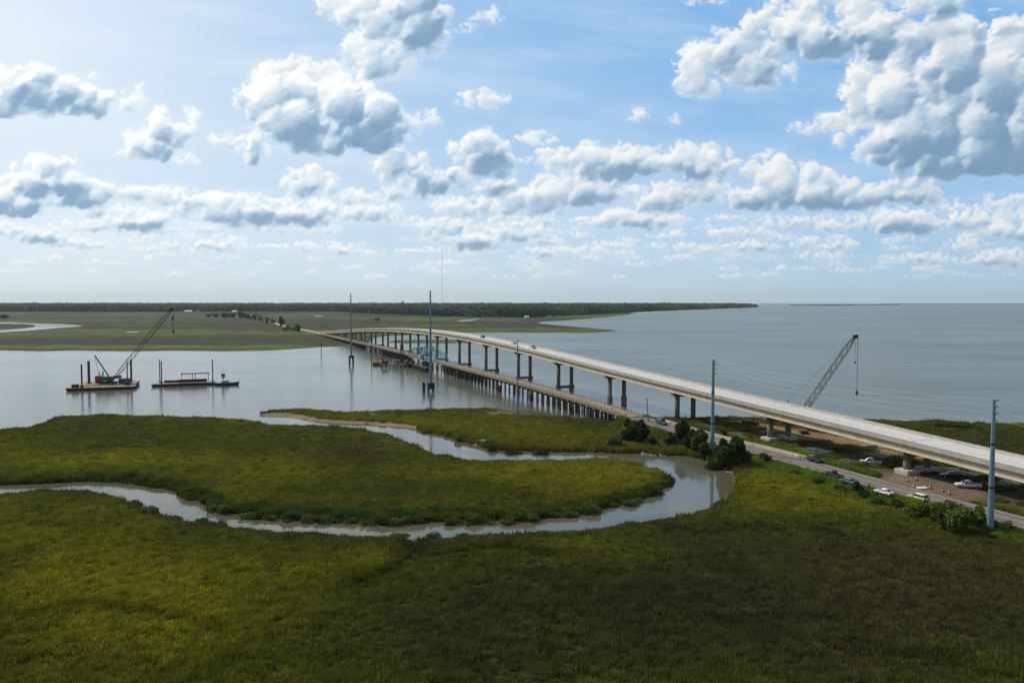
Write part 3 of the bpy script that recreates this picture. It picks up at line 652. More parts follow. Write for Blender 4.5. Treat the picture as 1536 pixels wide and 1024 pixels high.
while Y < 1060:
    if not (SW0 - 2 < Y < SW1 + 2):
        zt = OBZ(Y)
        cp = MB(); x, y = OB(Y); cp.box((x, y, zt - 1.52), (8.2, .6, .5), OBA)
        far = npile >= 100
        (cp.build("pile_cap", M_TIMBER, ob, O_OB) if not far else rest.add(cp.v, cp.f))
        for o in (-3.6, -1.3, 1.3, 3.6):
            x, y = OB(Y + rng.uniform(-.15, .15), o + rng.uniform(-.15, .15)); b = MB() if not far else rest
            b.tube((x + (o * .03), y, -2.5), (x, y, zt - 1.6), .33, .30, 8)
            if not far: b.build("pile", M_TIMBER, ob, O_OB, True); npile += 1
        if 430 > Y > 300 and int(Y / 5.9) % 7 == 0:
            for o in (-4.6, -4.0, 4.6):
                b = MB(); x, y = OB(Y + .6, o); b.tube((x, y, -2), (x, y, 3.4), .3, .27, 8); b.build("fender_pile", M_TIMBER, ob, O_OB)
    Y += 5.9
tag(rest.build("far_piles", M_TIMBER, ob, O_OB), kind='stuff')
# swing span: two turquoise trusses with a taller middle, on a round pivot pier
sw = thing("swing_span", "turquoise steel truss swing span in the middle of the old low bridge", "swing bridge", (*OB((SW0 + SW1) / 2), 0.0))
O_SW = (*OB((SW0 + SW1) / 2), 0.0)
d = MB(); d2 = osweep([(-3.7, -.5), (3.7, -.5), (3.7, -.05), (-3.7, -.05)], SW0 + .5, SW1 - .5); d2.build("roadway", M_OLDDECK, sw, O_SW)
NP = 12; ys = np.linspace(SW0 + .6, SW1 - .6, NP + 1)
htop = lambda k: 4.6 + 4.6 * max(0, 1 - abs(k - NP / 2) / (NP / 2)) ** .9
for o in (-4.2, 4.2):
    ch = MB(); tc_ = MB(); we = MB()
    zt = lambda k: OBZ(ys[k]) - .6
    T = [(*OB(ys[k], o), zt(k) + htop(k)) for k in range(NP + 1)]; Bm = [(*OB(ys[k], o), zt(k)) for k in range(NP + 1)]
    for k in range(NP):
        ch.tube(Bm[k], Bm[k + 1], .42, n=4)
        if 1 <= k < NP - 1: tc_.tube(T[k], T[k + 1], .30, n=4)
        a, b_ = (Bm[k], T[k + 1]) if k < NP / 2 else (T[k], Bm[k + 1])
        we.tube(a, b_, .24 if 0 < k < NP - 1 else .34, n=4)
    for k in range(1, NP): we.tube(Bm[k], T[k], .2, n=4)
    tc_.build("top_chord", M_STEELB, sw, O_SW); t = ch.build("bottom_chord", M_STEELB, sw, O_SW); we.build("web_member", M_STEELB, t, O_SW)
cr = MB()
for k in range(1, NP):
    cr.tube((*OB(ys[k], -4.2), OBZ(ys[k]) - .6 + htop(k)), (*OB(ys[k], 4.2), OBZ(ys[k]) - .6 + htop(k)), .16, n=4)
cr.build("sway_brace", M_STEELB, sw, O_SW)
pb = MB(); pb.lathe((*O_SW[:2], 0), [(4.6, -3), (4.6, 3.6), (5.0, 3.7), (5.0, 4.4), (3.0, 4.4), (3.0, 5.2)], 24); pb.build("pivot_pier", M_OLDC, sw, O_SW)
hc = MB(); x, y = OB((SW0 + SW1) / 2 - 3, -5.2); hc.box((x, y, OBZ(560) + 1.6), (2.6, 3.2, 3.2), OBA); hc.build("control_cabin", mat('cabin_grey_blue', s2l(150, 170, 182), .7), sw, O_SW)
# timber fender works round the swing span and the new piers beside it
def fender(name, label, y0, y1, off, w, zt=2.6):
    O = (*OB((y0 + y1) / 2, off), 0.0); f = thing(name, label, "fender", O, group="timber fenders beside the swing span")
    n = int((y1 - y0) / 2.4)
    wl = MB()
    for z in (zt - .5, zt - 1.5):
        for o in (off - w / 2, off + w / 2):
            wl.loft([[(*OB(Y, o - .12), z - .2), (*OB(Y, o + .12), z - .2), (*OB(Y, o + .12), z + .2), (*OB(Y, o - .12), z + .2)] for Y in (y0, y1)])
    wl.build("wale", M_TIMBER, f, O)
    dk = MB(); dk.loft([[(*OB(Y, off - w / 2), zt), (*OB(Y, off + w / 2), zt), (*OB(Y, off + w / 2), zt + .2), (*OB(Y, off - w / 2), zt + .2)] for Y in (y0, y1)]); dk.build("walkway", mat('brown_planks', s2l(128, 98, 70), .9, var=.3, scale=2), f, O)
    for k in range(n + 1):
        for o in (off - w / 2, off + w / 2):
            x, y = OB(y0 + (y1 - y0) * k / n, o); b = MB(); b.tube((x, y, -2.4), (x, y, zt + .5), .26, .24, 7); b.build("pile", M_TIMBER, f, O)
fender("timber_fender", "timber fender walkway on piles under the near side of the turquoise swing span", 535, 600, -9.5, 2.4)
fender("timber_fender", "brown timber fender platform on piles behind the turquoise swing span", 530, 560, 10.5, 3.0)
fender("timber_fender", "short brown pile platform between the old and new bridges right of the swing span", 478, 500, 9.5, 3.0, 2.0)
# ---------------------------------------------------------------- roads
def ribbon(L, w0, w1, dz, y_end=None):
    pts = []
    for a, b in zip(L[:-1], L[1:]):
        n = max(1, int(math.hypot(b[0] - a[0], b[1] - a[1]) / 4))
        for k in range(n): pts.append([a[j] + (b[j] - a[j]) * k / n for j in range(3)])
    pts.append(list(L[-1])); pts = np.array(pts)
    if len(L) > 3:
        for _ in range(3): pts[1:-1] = (pts[:-2] + 2 * pts[1:-1] + pts[2:]) / 4
    dd = np.gradient(pts[:, :2], axis=0); dd /= np.linalg.norm(dd, axis=1)[:, None]; nn = np.stack([dd[:, 1], -dd[:, 0]], 1)
    return pts, nn
def ribbon_obj(name, L, w0, w1, dz, m, parent=None, th=0.05):
    pts, nn = ribbon(L, w0, w1, dz); b = MB(); rg = []
    for p, n in zip(pts, nn):
        a, c = p[:2] + n * w0, p[:2] + n * w1
        rg.append([(*a, p[2] + dz - th), (*c, p[2] + dz - th), (*c, p[2] + dz), (*a, p[2] + dz)])
    b.loft(rg); return b.build(name, m, parent)
tag(ribbon_obj("road", ROAD, -4.4, 4.4, .06, M_ASPH, th=.3), "worn two lane asphalt road leading from the old bridge", "road", kind='structure')
for w, mm, nm in ((-.18, M_YEL, "road_marking"), (.08, M_YEL, "road_marking"), (-3.6, M_WHT, "road_marking"), (3.5, M_WHT, "road_marking")):
    tag(ribbon_obj(nm, ROAD[1:], w, w + .12, .068, mm, th=.004), kind='structure')
tag(ribbon_obj("road", CAUSE, -4.6, 4.6, .08, mat('pale_far_asphalt', s2l(168, 158, 140), .9, var=.12, scale=.3), th=.3), "pale causeway road across the far marsh", "road", kind='structure')
tag(ribbon_obj("gravel_track", np.array([(*NB(-120, 13), 1.72), (*NB(-40, 12), 1.68), (*NB(40, 14), 1.66), (*NB(90, 10), 1.66)]), -3.2, 3.2, .05, mat('grey_gravel', s2l(98, 90, 76), .95, var=.25, scale=1.2, bump=.3), th=.3), "grey gravel work track under the new bridge", "track", kind='structure')
# low concrete barrier along the far side of the road
pts, nn = ribbon(ROAD, 0, 0, 0)
k = (pts[:, 1] > at(1253, 696, 2)[1]) & (pts[:, 1] < 284); bb = MB()
bb.loft([[(*(p[:2] - n * 4.75), p[2] - .3), (*(p[:2] - n * 5.35), p[2] - .3), (*(p[:2] - n * 5.14), p[2] + .85), (*(p[:2] - n * 4.95), p[2] + .85)] for p, n in zip(pts[k], nn[k])])
tag(bb.build("roadside_barrier", M_GIRD), "long pale concrete barrier along the far edge of the near road", "barrier")
# ---------------------------------------------------------------- grass and plants
def leafy_mat(name, attr=True, c=None, c2=None, trans=.35, scale=.35):
    M = bpy.data.materials.new(name); M.use_nodes = True; t = M.node_tree; b = t.nodes['Principled BSDF']; o = t.nodes['Material Output']
    b.inputs['Roughness'].default_value = .7; b.inputs['Specular IOR Level'].default_value = .2
    if attr:
        a = t.nodes.new('ShaderNodeAttribute'); a.attribute_type = 'INSTANCER'; a.attribute_name = 'tint'; col = a.outputs['Color']
    else:
        g = t.nodes.new('ShaderNodeNewGeometry'); n = t.nodes.new('ShaderNodeTexNoise'); n.inputs['Scale'].default_value = scale; n.inputs['Detail'].default_value = 3
        t.links.new(g.outputs['Position'], n.inputs['Vector'])
        r = t.nodes.new('ShaderNodeValToRGB'); r.color_ramp.elements[0].position = .35; r.color_ramp.elements[1].position = .65
        r.color_ramp.elements[0].color = (*c, 1); r.color_ramp.elements[1].color = (*c2, 1); t.links.new(n.outputs['Fac'], r.inputs[0]); col = r.outputs[0]
    t.links.new(col, b.inputs['Base Color'])
    tr = t.nodes.new('ShaderNodeBsdfTranslucent'); t.links.new(col, tr.inputs['Color'])
    mx = t.nodes.new('ShaderNodeMixShader'); mx.inputs[0].default_value = trans
    t.links.new(b.outputs[0], mx.inputs[1]); t.links.new(tr.outputs[0], mx.inputs[2]); t.links.new(mx.outputs[0], o.inputs['Surface'])
    return M
def tuft_mesh(name, n, rad, h, w, seed, m):
    r = np.random.RandomState(seed); V = []; Fc = []
    for i in range(n):
        a = r.uniform(0, 6.283); q = rad * math.sqrt(r.uniform()); x, y = q * math.cos(a), q * math.sin(a)
        L = h * r.uniform(.55, 1.15); b = r.uniform(0, 6.283); lean = r.uniform(.1, .5); d = r.uniform(0, 6.283)
        wx, wy = math.cos(b) * w / 2, math.sin(b) * w / 2; k = len(V)
        mx_, my_ = x + math.cos(d) * lean * L * .35, y + math.sin(d) * lean * L * .35
        tx, ty = x + math.cos(d) * lean * L, y + math.sin(d) * lean * L
        V += [(x - wx, y - wy, 0), (x + wx, y + wy, 0), (mx_ + wx * .8, my_ + wy * .8, L * .6), (mx_ - wx * .8, my_ - wy * .8, L * .6), (tx, ty, L)]
        Fc += [(k, k + 1, k + 2, k + 3), (k + 3, k + 2, k + 4)]
    me = bpy.data.meshes.new(name); me.from_pydata(V, [], Fc); me.materials.append(m); me.update()
    return bpy.data.objects.new(name, me)          # only a source for the stuff objects: not linked to the scene
def scatter(name, label, pts, scale, tint, sources, seed=0):
    """one stuff object: points carrying tint and size, with a tuft on each"""
    me = bpy.data.meshes.new(name); n = len(pts); me.vertices.add(n); me.vertices.foreach_set('co', pts.astype(np.float32).ravel())
    r = np.random.RandomState(seed)
    a = me.attributes.new('tint', 'FLOAT_COLOR', 'POINT'); a.data.foreach_set('color', np.concatenate([tint, np.ones((n, 1))], 1).astype(np.float32).ravel())
    a = me.attributes.new('size', 'FLOAT_VECTOR', 'POINT'); a.data.foreach_set('vector', scale.astype(np.float32).ravel())
    a = me.attributes.new('turn', 'FLOAT_VECTOR', 'POINT'); tr = np.zeros((n, 3)); tr[:, 2] = r.uniform(0, 6.283, n); tr[:, 0] = r.normal(0, .1, n); tr[:, 1] = r.normal(0, .1, n)
    a.data.foreach_set('vector', tr.astype(np.float32).ravel())
    a = me.attributes.new('pick', 'INT', 'POINT'); a.data.foreach_set('value', r.randint(0, len(sources), n).astype(np.int32))
    o = bpy.data.objects.new(name, me); COL.objects.link(o)
    g = bpy.data.node_groups.new(name + '_scatter', 'GeometryNodeTree')
    g.interface.new_socket('Geometry', in_out='INPUT', socket_type='NodeSocketGeometry'); g.interface.new_socket('Geometry', in_out='OUTPUT', socket_type='NodeSocketGeometry')
    N = g.nodes; L = g.links; gi = N.new('NodeGroupInput'); go_ = N.new('NodeGroupOutput')
    ip = N.new('GeometryNodeInstanceOnPoints'); ip.inputs['Pick Instance'].default_value = True
    j = N.new('GeometryNodeJoinGeometry') if False else N.new('GeometryNodeGeometryToInstance')
    for s in reversed(sources):
        oi = N.new('GeometryNodeObjectInfo'); oi.inputs['Object'].default_value = s; oi.inputs['As Instance'].default_value = False; L.new(oi.outputs['Geometry'], j.inputs[0])
    def named(nm, ty):
        q = N.new('GeometryNodeInputNamedAttribute'); q.data_type = ty; q.inputs['Name'].default_value = nm; return q.outputs['Attribute']
    L.new(gi.outputs[0], ip.inputs['Points']); L.new(j.outputs[0], ip.inputs['Instance'])
    L.new(named('pick', 'INT'), ip.inputs['Instance Index']); L.new(named('turn', 'FLOAT_VECTOR'), ip.inputs['Rotation']); L.new(named('size', 'FLOAT_VECTOR'), ip.inputs['Scale'])
    L.new(ip.outputs[0], go_.inputs[0])
    md = o.modifiers.new('scatter', 'NODES'); md.node_group = g
    return tag(o, label, None, kind='stuff')
M_GRASS = leafy_mat('cordgrass', True, trans=.4)
tufts = [tuft_mesh('grass_tuft', 22, .62, .85, .10, k, M_GRASS) for k in range(4)]
rs = np.random.RandomState(11)
def grass_points(n, y0, y1, k=-1.0):
    # density falls with distance as y**k
    u_ = rs.uniform(0, 1, n); e = 2 + k
    y = (y0 ** e + u_ * (y1 ** e - y0 ** e)) ** (1 / e); x = rs.uniform(-1.0, 1.0, n) * y
    return x, y
gx, gy = grass_points(330000, 62, 345, -.9)
gz, gm = ground(gx, gy)
hum = fbm(gx / 3.2, gy / 2.2, 3, .55, 201); hum2 = fbm(gx / 26 + gy / 60, gy / 15 - gx / 50, 4, .55, 211)
ok = (gz > .26) & ((gm['pad'] < .35) | (hum2 < -.02)) & (gm['spit'] < .4) & (gm['d1'] > 5.3) & (gm['sand'] < .4)
pan = sstep(.24, .36, fbm(gx / 22 + 5, gy / 16, 4, .5, 123)) * sstep(-.05, .15, fbm(gx / 4, gy / 5, 3, .6, 124)) * (gx < 40) * (gy > 210)
hole = fbm(gx / 6, gy / 5, 3, .6, 141); tall = sstep(.18, .34, fbm(gx / 5 + 7, gy / 4, 4, .6, 151))
cpx, cpy = at(1395, 729, 1.6)
ok &= (np.hypot(gx - cpx, (gy - cpy) * .8) > 13)
ok &= (hole > -.40 + rs.normal(0, .03, len(gx))) & (gm['gully'] > .45) & (pan < .5) & (rs.uniform(0, 1, len(gx)) < .96 - .5 * (hum2 < -.42))
gx, gy, gz, hum, hum2, tall = gx[ok], gy[ok], gz[ok], hum[ok], hum2[ok], tall[ok]; bank = np.clip(1 - gm['sd'][ok] / 5, 0, 1)
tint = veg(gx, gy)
bright = (1 + .30 * hum + .42 * fbm(gx / .9, gy / .9, 2, .5, 231) + rs.normal(0, .30, len(gx)))
tint = np.clip(tint * bright.clip(.35, 2)[:, None] * 1.06, .002, .4) * ((1 - .35 * bank) * (1 - .18 * tall))[:, None]
sc_ = (.74 + .32 * hum + .40 * hum2 + rs.uniform(-.15, .2, len(gx))).clip(.3, 1.6) * (.92 + gy / 900) * (1 + .35 * bank) * (1 + .40 * tall)
big = (gy / 110).clip(1, 2.2) ** .5
scatter("marsh_grass", "short green and olive cordgrass covering the tidal marsh", np.stack([gx, gy, gz - .05], 1), np.stack([sc_ * big, sc_ * big, sc_], 1), tint, tufts, 1)
# taller dark growth along the creek banks
poly_b = np.array([(p[0], p[1]) for p in P(B_BOT)]); poly_n = np.array(P(NEARBANK, 1.8))
def along(poly, n, lo, hi, inward):
    seg = np.linalg.norm(np.diff(poly, axis=0), axis=1); cum = np.concatenate([[0], np.cumsum(seg)]); t = rs.uniform(0, cum[-1], n)
    x = np.interp(t, cum, poly[:, 0]); y = np.interp(t, cum, poly[:, 1]); return x, y + inward * rs.uniform(lo, hi, n), t
bx, by, bt = along(poly_b, 8500, -.5, 4.6, 1); ex, ey, et = along(poly_n[6:], 3600, .3, 2.6, -1)
fx = np.concatenate([bx, ex]); fy_ = np.concatenate([by, ey]); first = np.arange(len(fx)) < len(bx)
fz, fm = ground(fx, fy_); lump = fbm(fx / 4.5, fy_ / 3.5, 3, .5, 301)
vx, vy = to_view(fx, fy_, 1.0)
where = np.where(first, sstep(120, 330, vx) * .8 + .2, .55)
okk = (fz > -.08) & (fm['sd'] > -.5) & (lump > -.22) & (rs.uniform(0, 1, len(fx)) < where) & (vx < 1090)
fx, fy_, fz, lump, first = fx[okk], fy_[okk], fz[okk], lump[okk], first[okk]
h = (1.15 + 2.4 * lump).clip(.5, 2.5) * np.where(first, 1.0, .62)
tb = np.array(s2l(66, 84, 34))[None, :] * (1 + .5 * lump + .5 * fbm(fx / 2, fy_ / 2, 2, .5, 311) + rs.normal(0, .2, len(fx))).clip(.4, 2)[:, None]
scatter("creek_bank_scrub", "taller dark green scrub lining the banks of the winding creek", np.stack([fx, fy_, np.maximum(fz, .05) - .05], 1), np.stack([1.15 * h ** .3, 1.15 * h ** .3, h], 1), tb, tufts, 2)
# rough green growth on the road verge
kx = rs.uniform(40, 125, 60000); ky = rs.uniform(100, 300, 60000); kz, km = ground(kx, ky)
okk = (np.hypot(kx - cpx, (ky - cpy) * .8) > 13) & (km['d1'] > 5.6) & (km['d1'] < np.where(ky > 225, 15, 12)) & (km['pad'] < .5) & (kz > .5) & (km['sd'] > 1) & (fbm(kx / 5, ky / 5, 3, .5, 321) > -.38)
kx, ky, kz = kx[okk], ky[okk], kz[okk]; lp = fbm(kx / 4, ky / 4, 3, .5, 331)
tv = np.array(s2l(108, 134, 38))[None, :] * (1 + .5 * lp)[:, None]
scatter("verge_growth", "rough green weeds along the verges of the near road", np.stack([kx, ky, kz - .05], 1), np.stack([1 + 0 * kx, 1 + 0 * kx, (1.2 + 1.8 * lp).clip(.5, 3.0)], 1), tv, tufts, 3)
# ---- bushes and trees built of leaf clumps
def leaves(lobes, n, size, seed):
    r = np.random.RandomState(seed); w = np.array([l[3] * l[4] * l[5] for l in lobes]) ** .67; w = w / w.sum()
    idx = r.choice(len(lobes), n, p=w); L = np.array(lobes)[idx]
    d = r.normal(size=(n, 3)); d /= np.linalg.norm(d, axis=1)[:, None]; rad = r.uniform(.35, 1, n) ** .45
    cl = r.randint(0, 1 << 30, n)
    c = L[:, :3] + d * L[:, 3:6] * rad[:, None]
    c += r.normal(0, .06, (n, 3)) * L[:, 3:6]
    nrm = d * .6 + r.normal(size=(n, 3)) * .8; nrm /= np.linalg.norm(nrm, axis=1)[:, None]
    t1 = np.cross(nrm, r.normal(size=(n, 3))); t1 /= np.linalg.norm(t1, axis=1)[:, None]; t2 = np.cross(nrm, t1)
    s = size * r.uniform(.5, 1.3, n)[:, None]
    V = np.stack([c - t1 * s, c + t2 * s * .6, c + t1 * s, c - t2 * s * .6], 1).reshape(-1, 3)
    keepz = V[:, 2].reshape(-1, 4).min(1) > -.02
    Fq = np.arange(n * 4).reshape(-1, 4)[keepz]; return V, Fq
BUSHM = {'dark': leafy_mat('dark_evergreen_leaves', False, s2l(42, 56, 27), s2l(72, 86, 38)),
         'mid': leafy_mat('mid_green_leaves', False, s2l(52, 68, 26), s2l(84, 98, 38)),
         'light': leafy_mat('light_green_leaves', False, s2l(72, 92, 26), s2l(120, 132, 48)),
         'grey': leafy_mat('grey_green_leaves', False, s2l(70, 80, 56), s2l(104, 110, 76)),
         'scrub': leafy_mat('creek_scrub_leaves', False, s2l(58, 76, 32), s2l(98, 116, 48))}
M_BARK = mat('brown_bark', s2l(74, 60, 46), .95, var=.3, scale=4)
def bush(name, label, cat, px, py, wpx, hpx, kind, seed, trunk=False, n=1500, dy=0.0, group=None, lobes_n=9):
    x, y = at(px, py, .9); y += dy; z = GZ_(x, y); u_ = y / FPX; w, h = wpx * u_ / 2, hpx * u_
    r = random.Random(seed); T = thing(name, label, cat, (x, y, z - .05), r.uniform(0, 6.28), group)
    base = (.04 if y > 700 else .25) * h if trunk else 0
    lobes = []
    for k in range(lobes_n):
        a = r.uniform(0, 6.28); q = w * r.uniform(.15, .80); zz = base + (h - base) * r.uniform(.25, .78)
        rr = w * r.uniform(.20, .44); q *= 1.1 - .45 * (zz - base) / max(h - base, .1)
        lobes.append((q * math.cos(a), q * math.sin(a), zz, rr, rr, min((h - base) * r.uniform(.2, .34), h - zz)))
    lobes.append((0, 0, base + (h - base) * .42, w * .5, w * .5, (h - base) * .42))
    V, Fq = leaves(lobes, int(n * 1.5), max(.13, .040 * (w + h)), seed)
    np_mesh("crown" if trunk else "foliage", V, Fq, BUSHM[kind], parent=T)
    b = MB(); b.path([(0, 0, -.4), (.04 * w, 0, h * .3), (.02 * w, .05 * w, h * .62)], [.05 * h if trunk else .03 * h, .032 * h, .012 * h], 7)
    for k in range(5):
        l = lobes[k]; b.path([(0, 0, h * (.12 + .06 * k)), (l[0] * .5, l[1] * .5, l[2] * .75), (l[0] * .9, l[1] * .9, l[2])], [.022 * h, .014 * h, .005 * h], 6)
    b.build("trunk" if trunk else "stem", M_BARK, T); return T
bush("bush", "large dark rounded bush beside the end of the old bridge", "bush", 952, 661, 48, 36, 'dark', 1, n=2600)
bush("bush", "grey green shrub low against the left side of the large dark rounded bush", "bush", 921, 669, 34, 18, 'grey', 2, n=1000)
bush("tree", "slim upright dark tree between the rounded bush and the pole by the pond", "tree", 1021, 670, 32, 42, 'dark', 3, True, 2000)
bush("bush", "mid green bush left of the pole standing beside the pond", "bush", 1046, 678, 38, 36, 'mid', 4, n=1800)
bush("bush", "small rounded bush at the guardrail right of the slim upright tree", "bush", 1086, 657, 16, 14, 'dark', 5, n=700)
bush("bush", "broad very dark bush right of the pole above the pond", "bush", 1098, 698, 54, 44, 'dark', 6, n=2800)
bush("bush", "low dark bush at the foot of the pole by the pond", "bush", 1072, 698, 34, 20, 'dark', 7, n=1200)
bush("bush", "small dark shrub on the road verge right of the broad dark bush", "bush", 1150, 697, 16, 15, 'mid', 8, n=700)
bush("bush", "compact dark green bush on the verge beside the parked blue car", "bush", 1285, 741, 24, 22, 'dark', 9, n=1200)
bush("bush", "low green bush on the verge below the beige car", "bush", 1386, 777, 40, 22, 'mid', 10, n=1500)
bush("tree", "big light green bushy tree on the verge left of the nearest pole", "tree", 1432, 797, 66, 48, 'light', 11, False, 3800, lobes_n=14)
bush("bush", "pale green leafy bush at the right edge of the bushy tree near the pole", "bush", 1466, 792, 30, 36, 'light', 12, n=1500)
bush("bush", "thin light shrub at the near end of the verge below the nearest pole", "bush", 1508, 800, 26, 16, 'light', 13, n=900)
for k, (px, py, w, h_, kd, lb) in enumerate([(1296,748,30,14,'mid',"low green bush behind the white sedan along the verge"), (1318,757,34,13,'mid',"low ragged bush below the white sedan"), (1345,763,36,15,'mid',"ragged green bush between the two light coloured cars on the verge"),
 (1364,770,30,16,'light',"leafy light bush just left of the low bush under the beige car"), (1408,785,34,24,'dark',"dark leafy bush at the left foot of the big light green tree"), (1488,797,30,18,'mid',"green bush directly left of the nearest pole"),
 (1262,738,28,11,'mid',"low weedy bush below the dark green pickup"), (1226,726,34,11,'mid',"low weedy bush on the verge opposite the black car"), (1190,712,30,10,'light',"pale weedy bush on the verge left of the black car"),
 (1006,668,26,22,'mid',"green bush left of the slim upright dark tree"), (1034,674,24,26,'dark',"dark bush filling the gap right of the slim upright tree"), (978,668,26,16,'mid',"low green bush right of the large dark rounded bush"), (1118,696,30,22,'mid',"green bush at the right side of the broad very dark bush"), (1058,684,26,26,'mid',"green bush just left of the pole foot by the pond")]):
    bush("bush", lb, "bush", px, py, w, h_, kd, 200 + k, n=1100)
nearb = [(62,738,54,8,'scrub',"long low scrub bush at the left end of the near creek bank"), (128,738,34,9,'scrub',"low scrub bush on the near bank where the creek starts to bend"),
 (206,757,34,13,'scrub',"rounded scrub bush on the near bank beside a bare mud patch"), (228,768,42,15,'scrub',"broad scrub bush in front of the rounded one on the near creek bank"),
 (262,779,34,14,'scrub',"dome shaped green scrub bush alone at the near water edge"), (298,784,34,12,'scrub',"low scrub bush right of the dome shaped bush on the near bank"),
 (330,785,30,11,'scrub',"small scrub bush third from the dome shaped bush on the near bank"), (596,806,44,12,'scrub',"scrub bush on the left lip of the little side gully"), (652,808,44,13,'scrub',"scrub bush on the right lip of the little side gully"),
 (700,805,40,9,'scrub',"low scrub bush right of the little side gully on the near bank"), (893,682,22,9,'scrub',"small scrub bush where the two creek arms come close"), (736,672,26,12,'dark',"dark low bush on the bank of the upper creek arm"),
 (770,676,34,12,'dark',"dark bush touching the water of the upper creek arm"), (812,676,36,10,'dark',"low dark bush at the right end of the upper creek bank"), (690,657,26,10,'grey',"grey weedy bush on the point beside the upper creek arm"), (640,645,20,6,'scrub',"tiny scrub bush on the sandy edge of the upper creek arm"),
 (672,679,14,7,'scrub',"tiny shrub at the inner bend of the upper creek arm")]
for k, (px, py, w, h_, kd, lb) in enumerate(nearb): bush("bush", lb, "bush", px, py, w, h_, kd, 40 + k, n=900, group="bushes along the creek")
# the row of high scrub on the outer bend of the creek
for k, px in enumerate(np.linspace(318, 985, 30)):
    r = random.Random(k); px = px + r.uniform(-9, 9)
    py = np.interp(px, [p[0] for p in B_BOT][::-1], [p[1] for p in B_BOT][::-1])
    bush("bush", "dark green bush in the continuous row on the far bank of the lower creek", "bush", px, py - 1.0, r.uniform(26, 48), r.uniform(10, 17) * (1 if px < 900 else .7), 'scrub', 80 + k, n=700, dy=r.uniform(.6, 2.2), group="bushes in the row on the far creek bank")
# trees of the far causeway and marsh
FT = [(447.5,498,11,12,'dark',"round dark tree at the far end of the old bridge"), (431.5,495,9,8,'light',"pale yellow green tree left of the round dark causeway tree"), (422,491,9,15,'dark',"tallest narrow dark tree on the far causeway"),
 (437,496,8,6,'light',"low light shrub between the round dark tree and the pale tree"), (427,496,10,5,'light',"yellowish scrub below the tallest narrow causeway tree"), (409,486,9,7,'light',"small light green tree on the causeway bend"), (400,485,9,8,'mid',"mid green tree in the middle of the causeway tree line"),
 (391,482,12,9,'light',"spreading light green tree at the left of the causeway tree line"), (383,480,10,9,'mid',"mid green tree at the far end of the causeway tree line"), (374,478.6,14,8,'dark',"dark tree in the clump at the far end of the causeway"),
 (362,477.4,16,9,'dark',"broad dark tree in the marsh clump left of the causeway"), (348,477,14,8,'dark',"dark tree at the middle of the marsh clump"), (336,476.6,13,7,'dark',"lower dark tree in the marsh clump"), (324,476.2,12,6,'dark',"small dark tree near the left end of the marsh clump"), (313,476,9,5,'dark',"leftmost little tree of the far marsh clump"),
 (259,481.5,4,7,'dark',"lone thin dark tree out on the far marsh"), (6,477.5,18,6,'dark',"dark tree clump at the left edge above the far river bend"), (566,481,12,4,'dark',"low dark shrub on the far marsh near the tall river pole")]
for k, (px, py, w, h_, kd, lb) in enumerate(FT): bush("tree", lb, "tree", px, py, w * 1.45, h_ * 1.1, kd, 140 + k, True, 420, group="trees on the far marsh and causeway", lobes_n=7)
# ---------------------------------------------------------------- the far wood
M_WOOD = leafy_mat('far_wood_leaves', True, trans=.25)
woods = []
for k in range(5):
    r = random.Random(500 + k); lob = [(r.uniform(-3.5, 3.5), r.uniform(-3.5, 3.5), r.uniform(7, 14), r.uniform(2.4, 4), r.uniform(2.4, 4), r.uniform(2, 4)) for _ in range(7)] + [(0, 0, 9, 4.2, 4.2, 7), (0, 0, 4, 4, 4, 4)]
    V, Fq = leaves(lob, 170, 1.9, 500 + k); me = bpy.data.meshes.new('wood_tree'); me.from_pydata(V.tolist(), [], Fq.tolist()); me.materials.append(M_WOOD); woods.append(bpy.data.objects.new('wood_tree', me))
EDGE = P([(-900,467.2),(-620,467.2),(-300,467.4),(-60,468),(0,468),(120,468.2),(260,468),(400,467.6),(460,467.5),(500,468),(545,470.5),(580,472),(609,473),(651,474.5),(700,475),(734,476.3),(790,476.8),(827,475.5),(874,473),(910,471),(945,469.4),(1000,466.8),(1060,464.4),(1110,462.6),(1139,461.6)])
ew = np.array(EDGE)
def edge_y(x, y):                             # front edge of the wood for a bearing x / y
    return np.interp(x / y, ew[:, 0] / ew[:, 1], ew[:, 1])
n = 86000; yy = np.exp(rs.uniform(math.log(2350), math.log(11500), n)); xx = rs.uniform(-1.1, .312, n) * yy
e_ = edge_y(xx, yy); gap = fbm(xx / 260, yy / 420, 4, .5, 401)
okk = (yy > e_ + 130 * fbm(xx / 90, yy / 200, 3, .5, 411)) & (land_sd(xx, yy) > 25) & ((gap > -.42) | (yy > e_ + 900))
xx, yy = xx[okk], yy[okk]; hgt = 1.0 + .75 * fbm(xx / 160, yy / 500, 4, .55, 421) + rs.normal(0, .14, len(xx)); hgt = hgt.clip(.45, 1.7) * 1.2 * (1.05 + .35 * sstep(3000, 7000, yy))
wd = (yy / 3200).clip(.8, 3.2)
hue = fbm(xx / 200, yy / 500, 4, .55, 431)[:, None] + rs.normal(0, .25, (len(xx), 1))
tw = np.array(s2l(50, 72, 40)) + (np.array(s2l(100, 120, 52)) - np.array(s2l(50, 72, 40))) * np.clip(hue * 1.5 + .35, 0, 1.15)
zz = np.full(len(xx), .8)
scatter("distant_wood", "dark wooded shore running along the horizon behind the far marsh", np.stack([xx, yy, zz], 1), np.stack([wd, wd, hgt], 1), tw, woods, 5)
n = 2600; sx = rs.uniform(0, 1, n); strip = rs.randint(0, 3, n)
fxp = np.where(strip == 0, 1185 + 95 * sx, np.where(strip == 1, 1235 + 112 * sx, 1325 + 330 * sx)); fY = np.where(strip == 0, 10500, np.where(strip == 1, 11800, 19000)) + rs.uniform(0, 900, n)
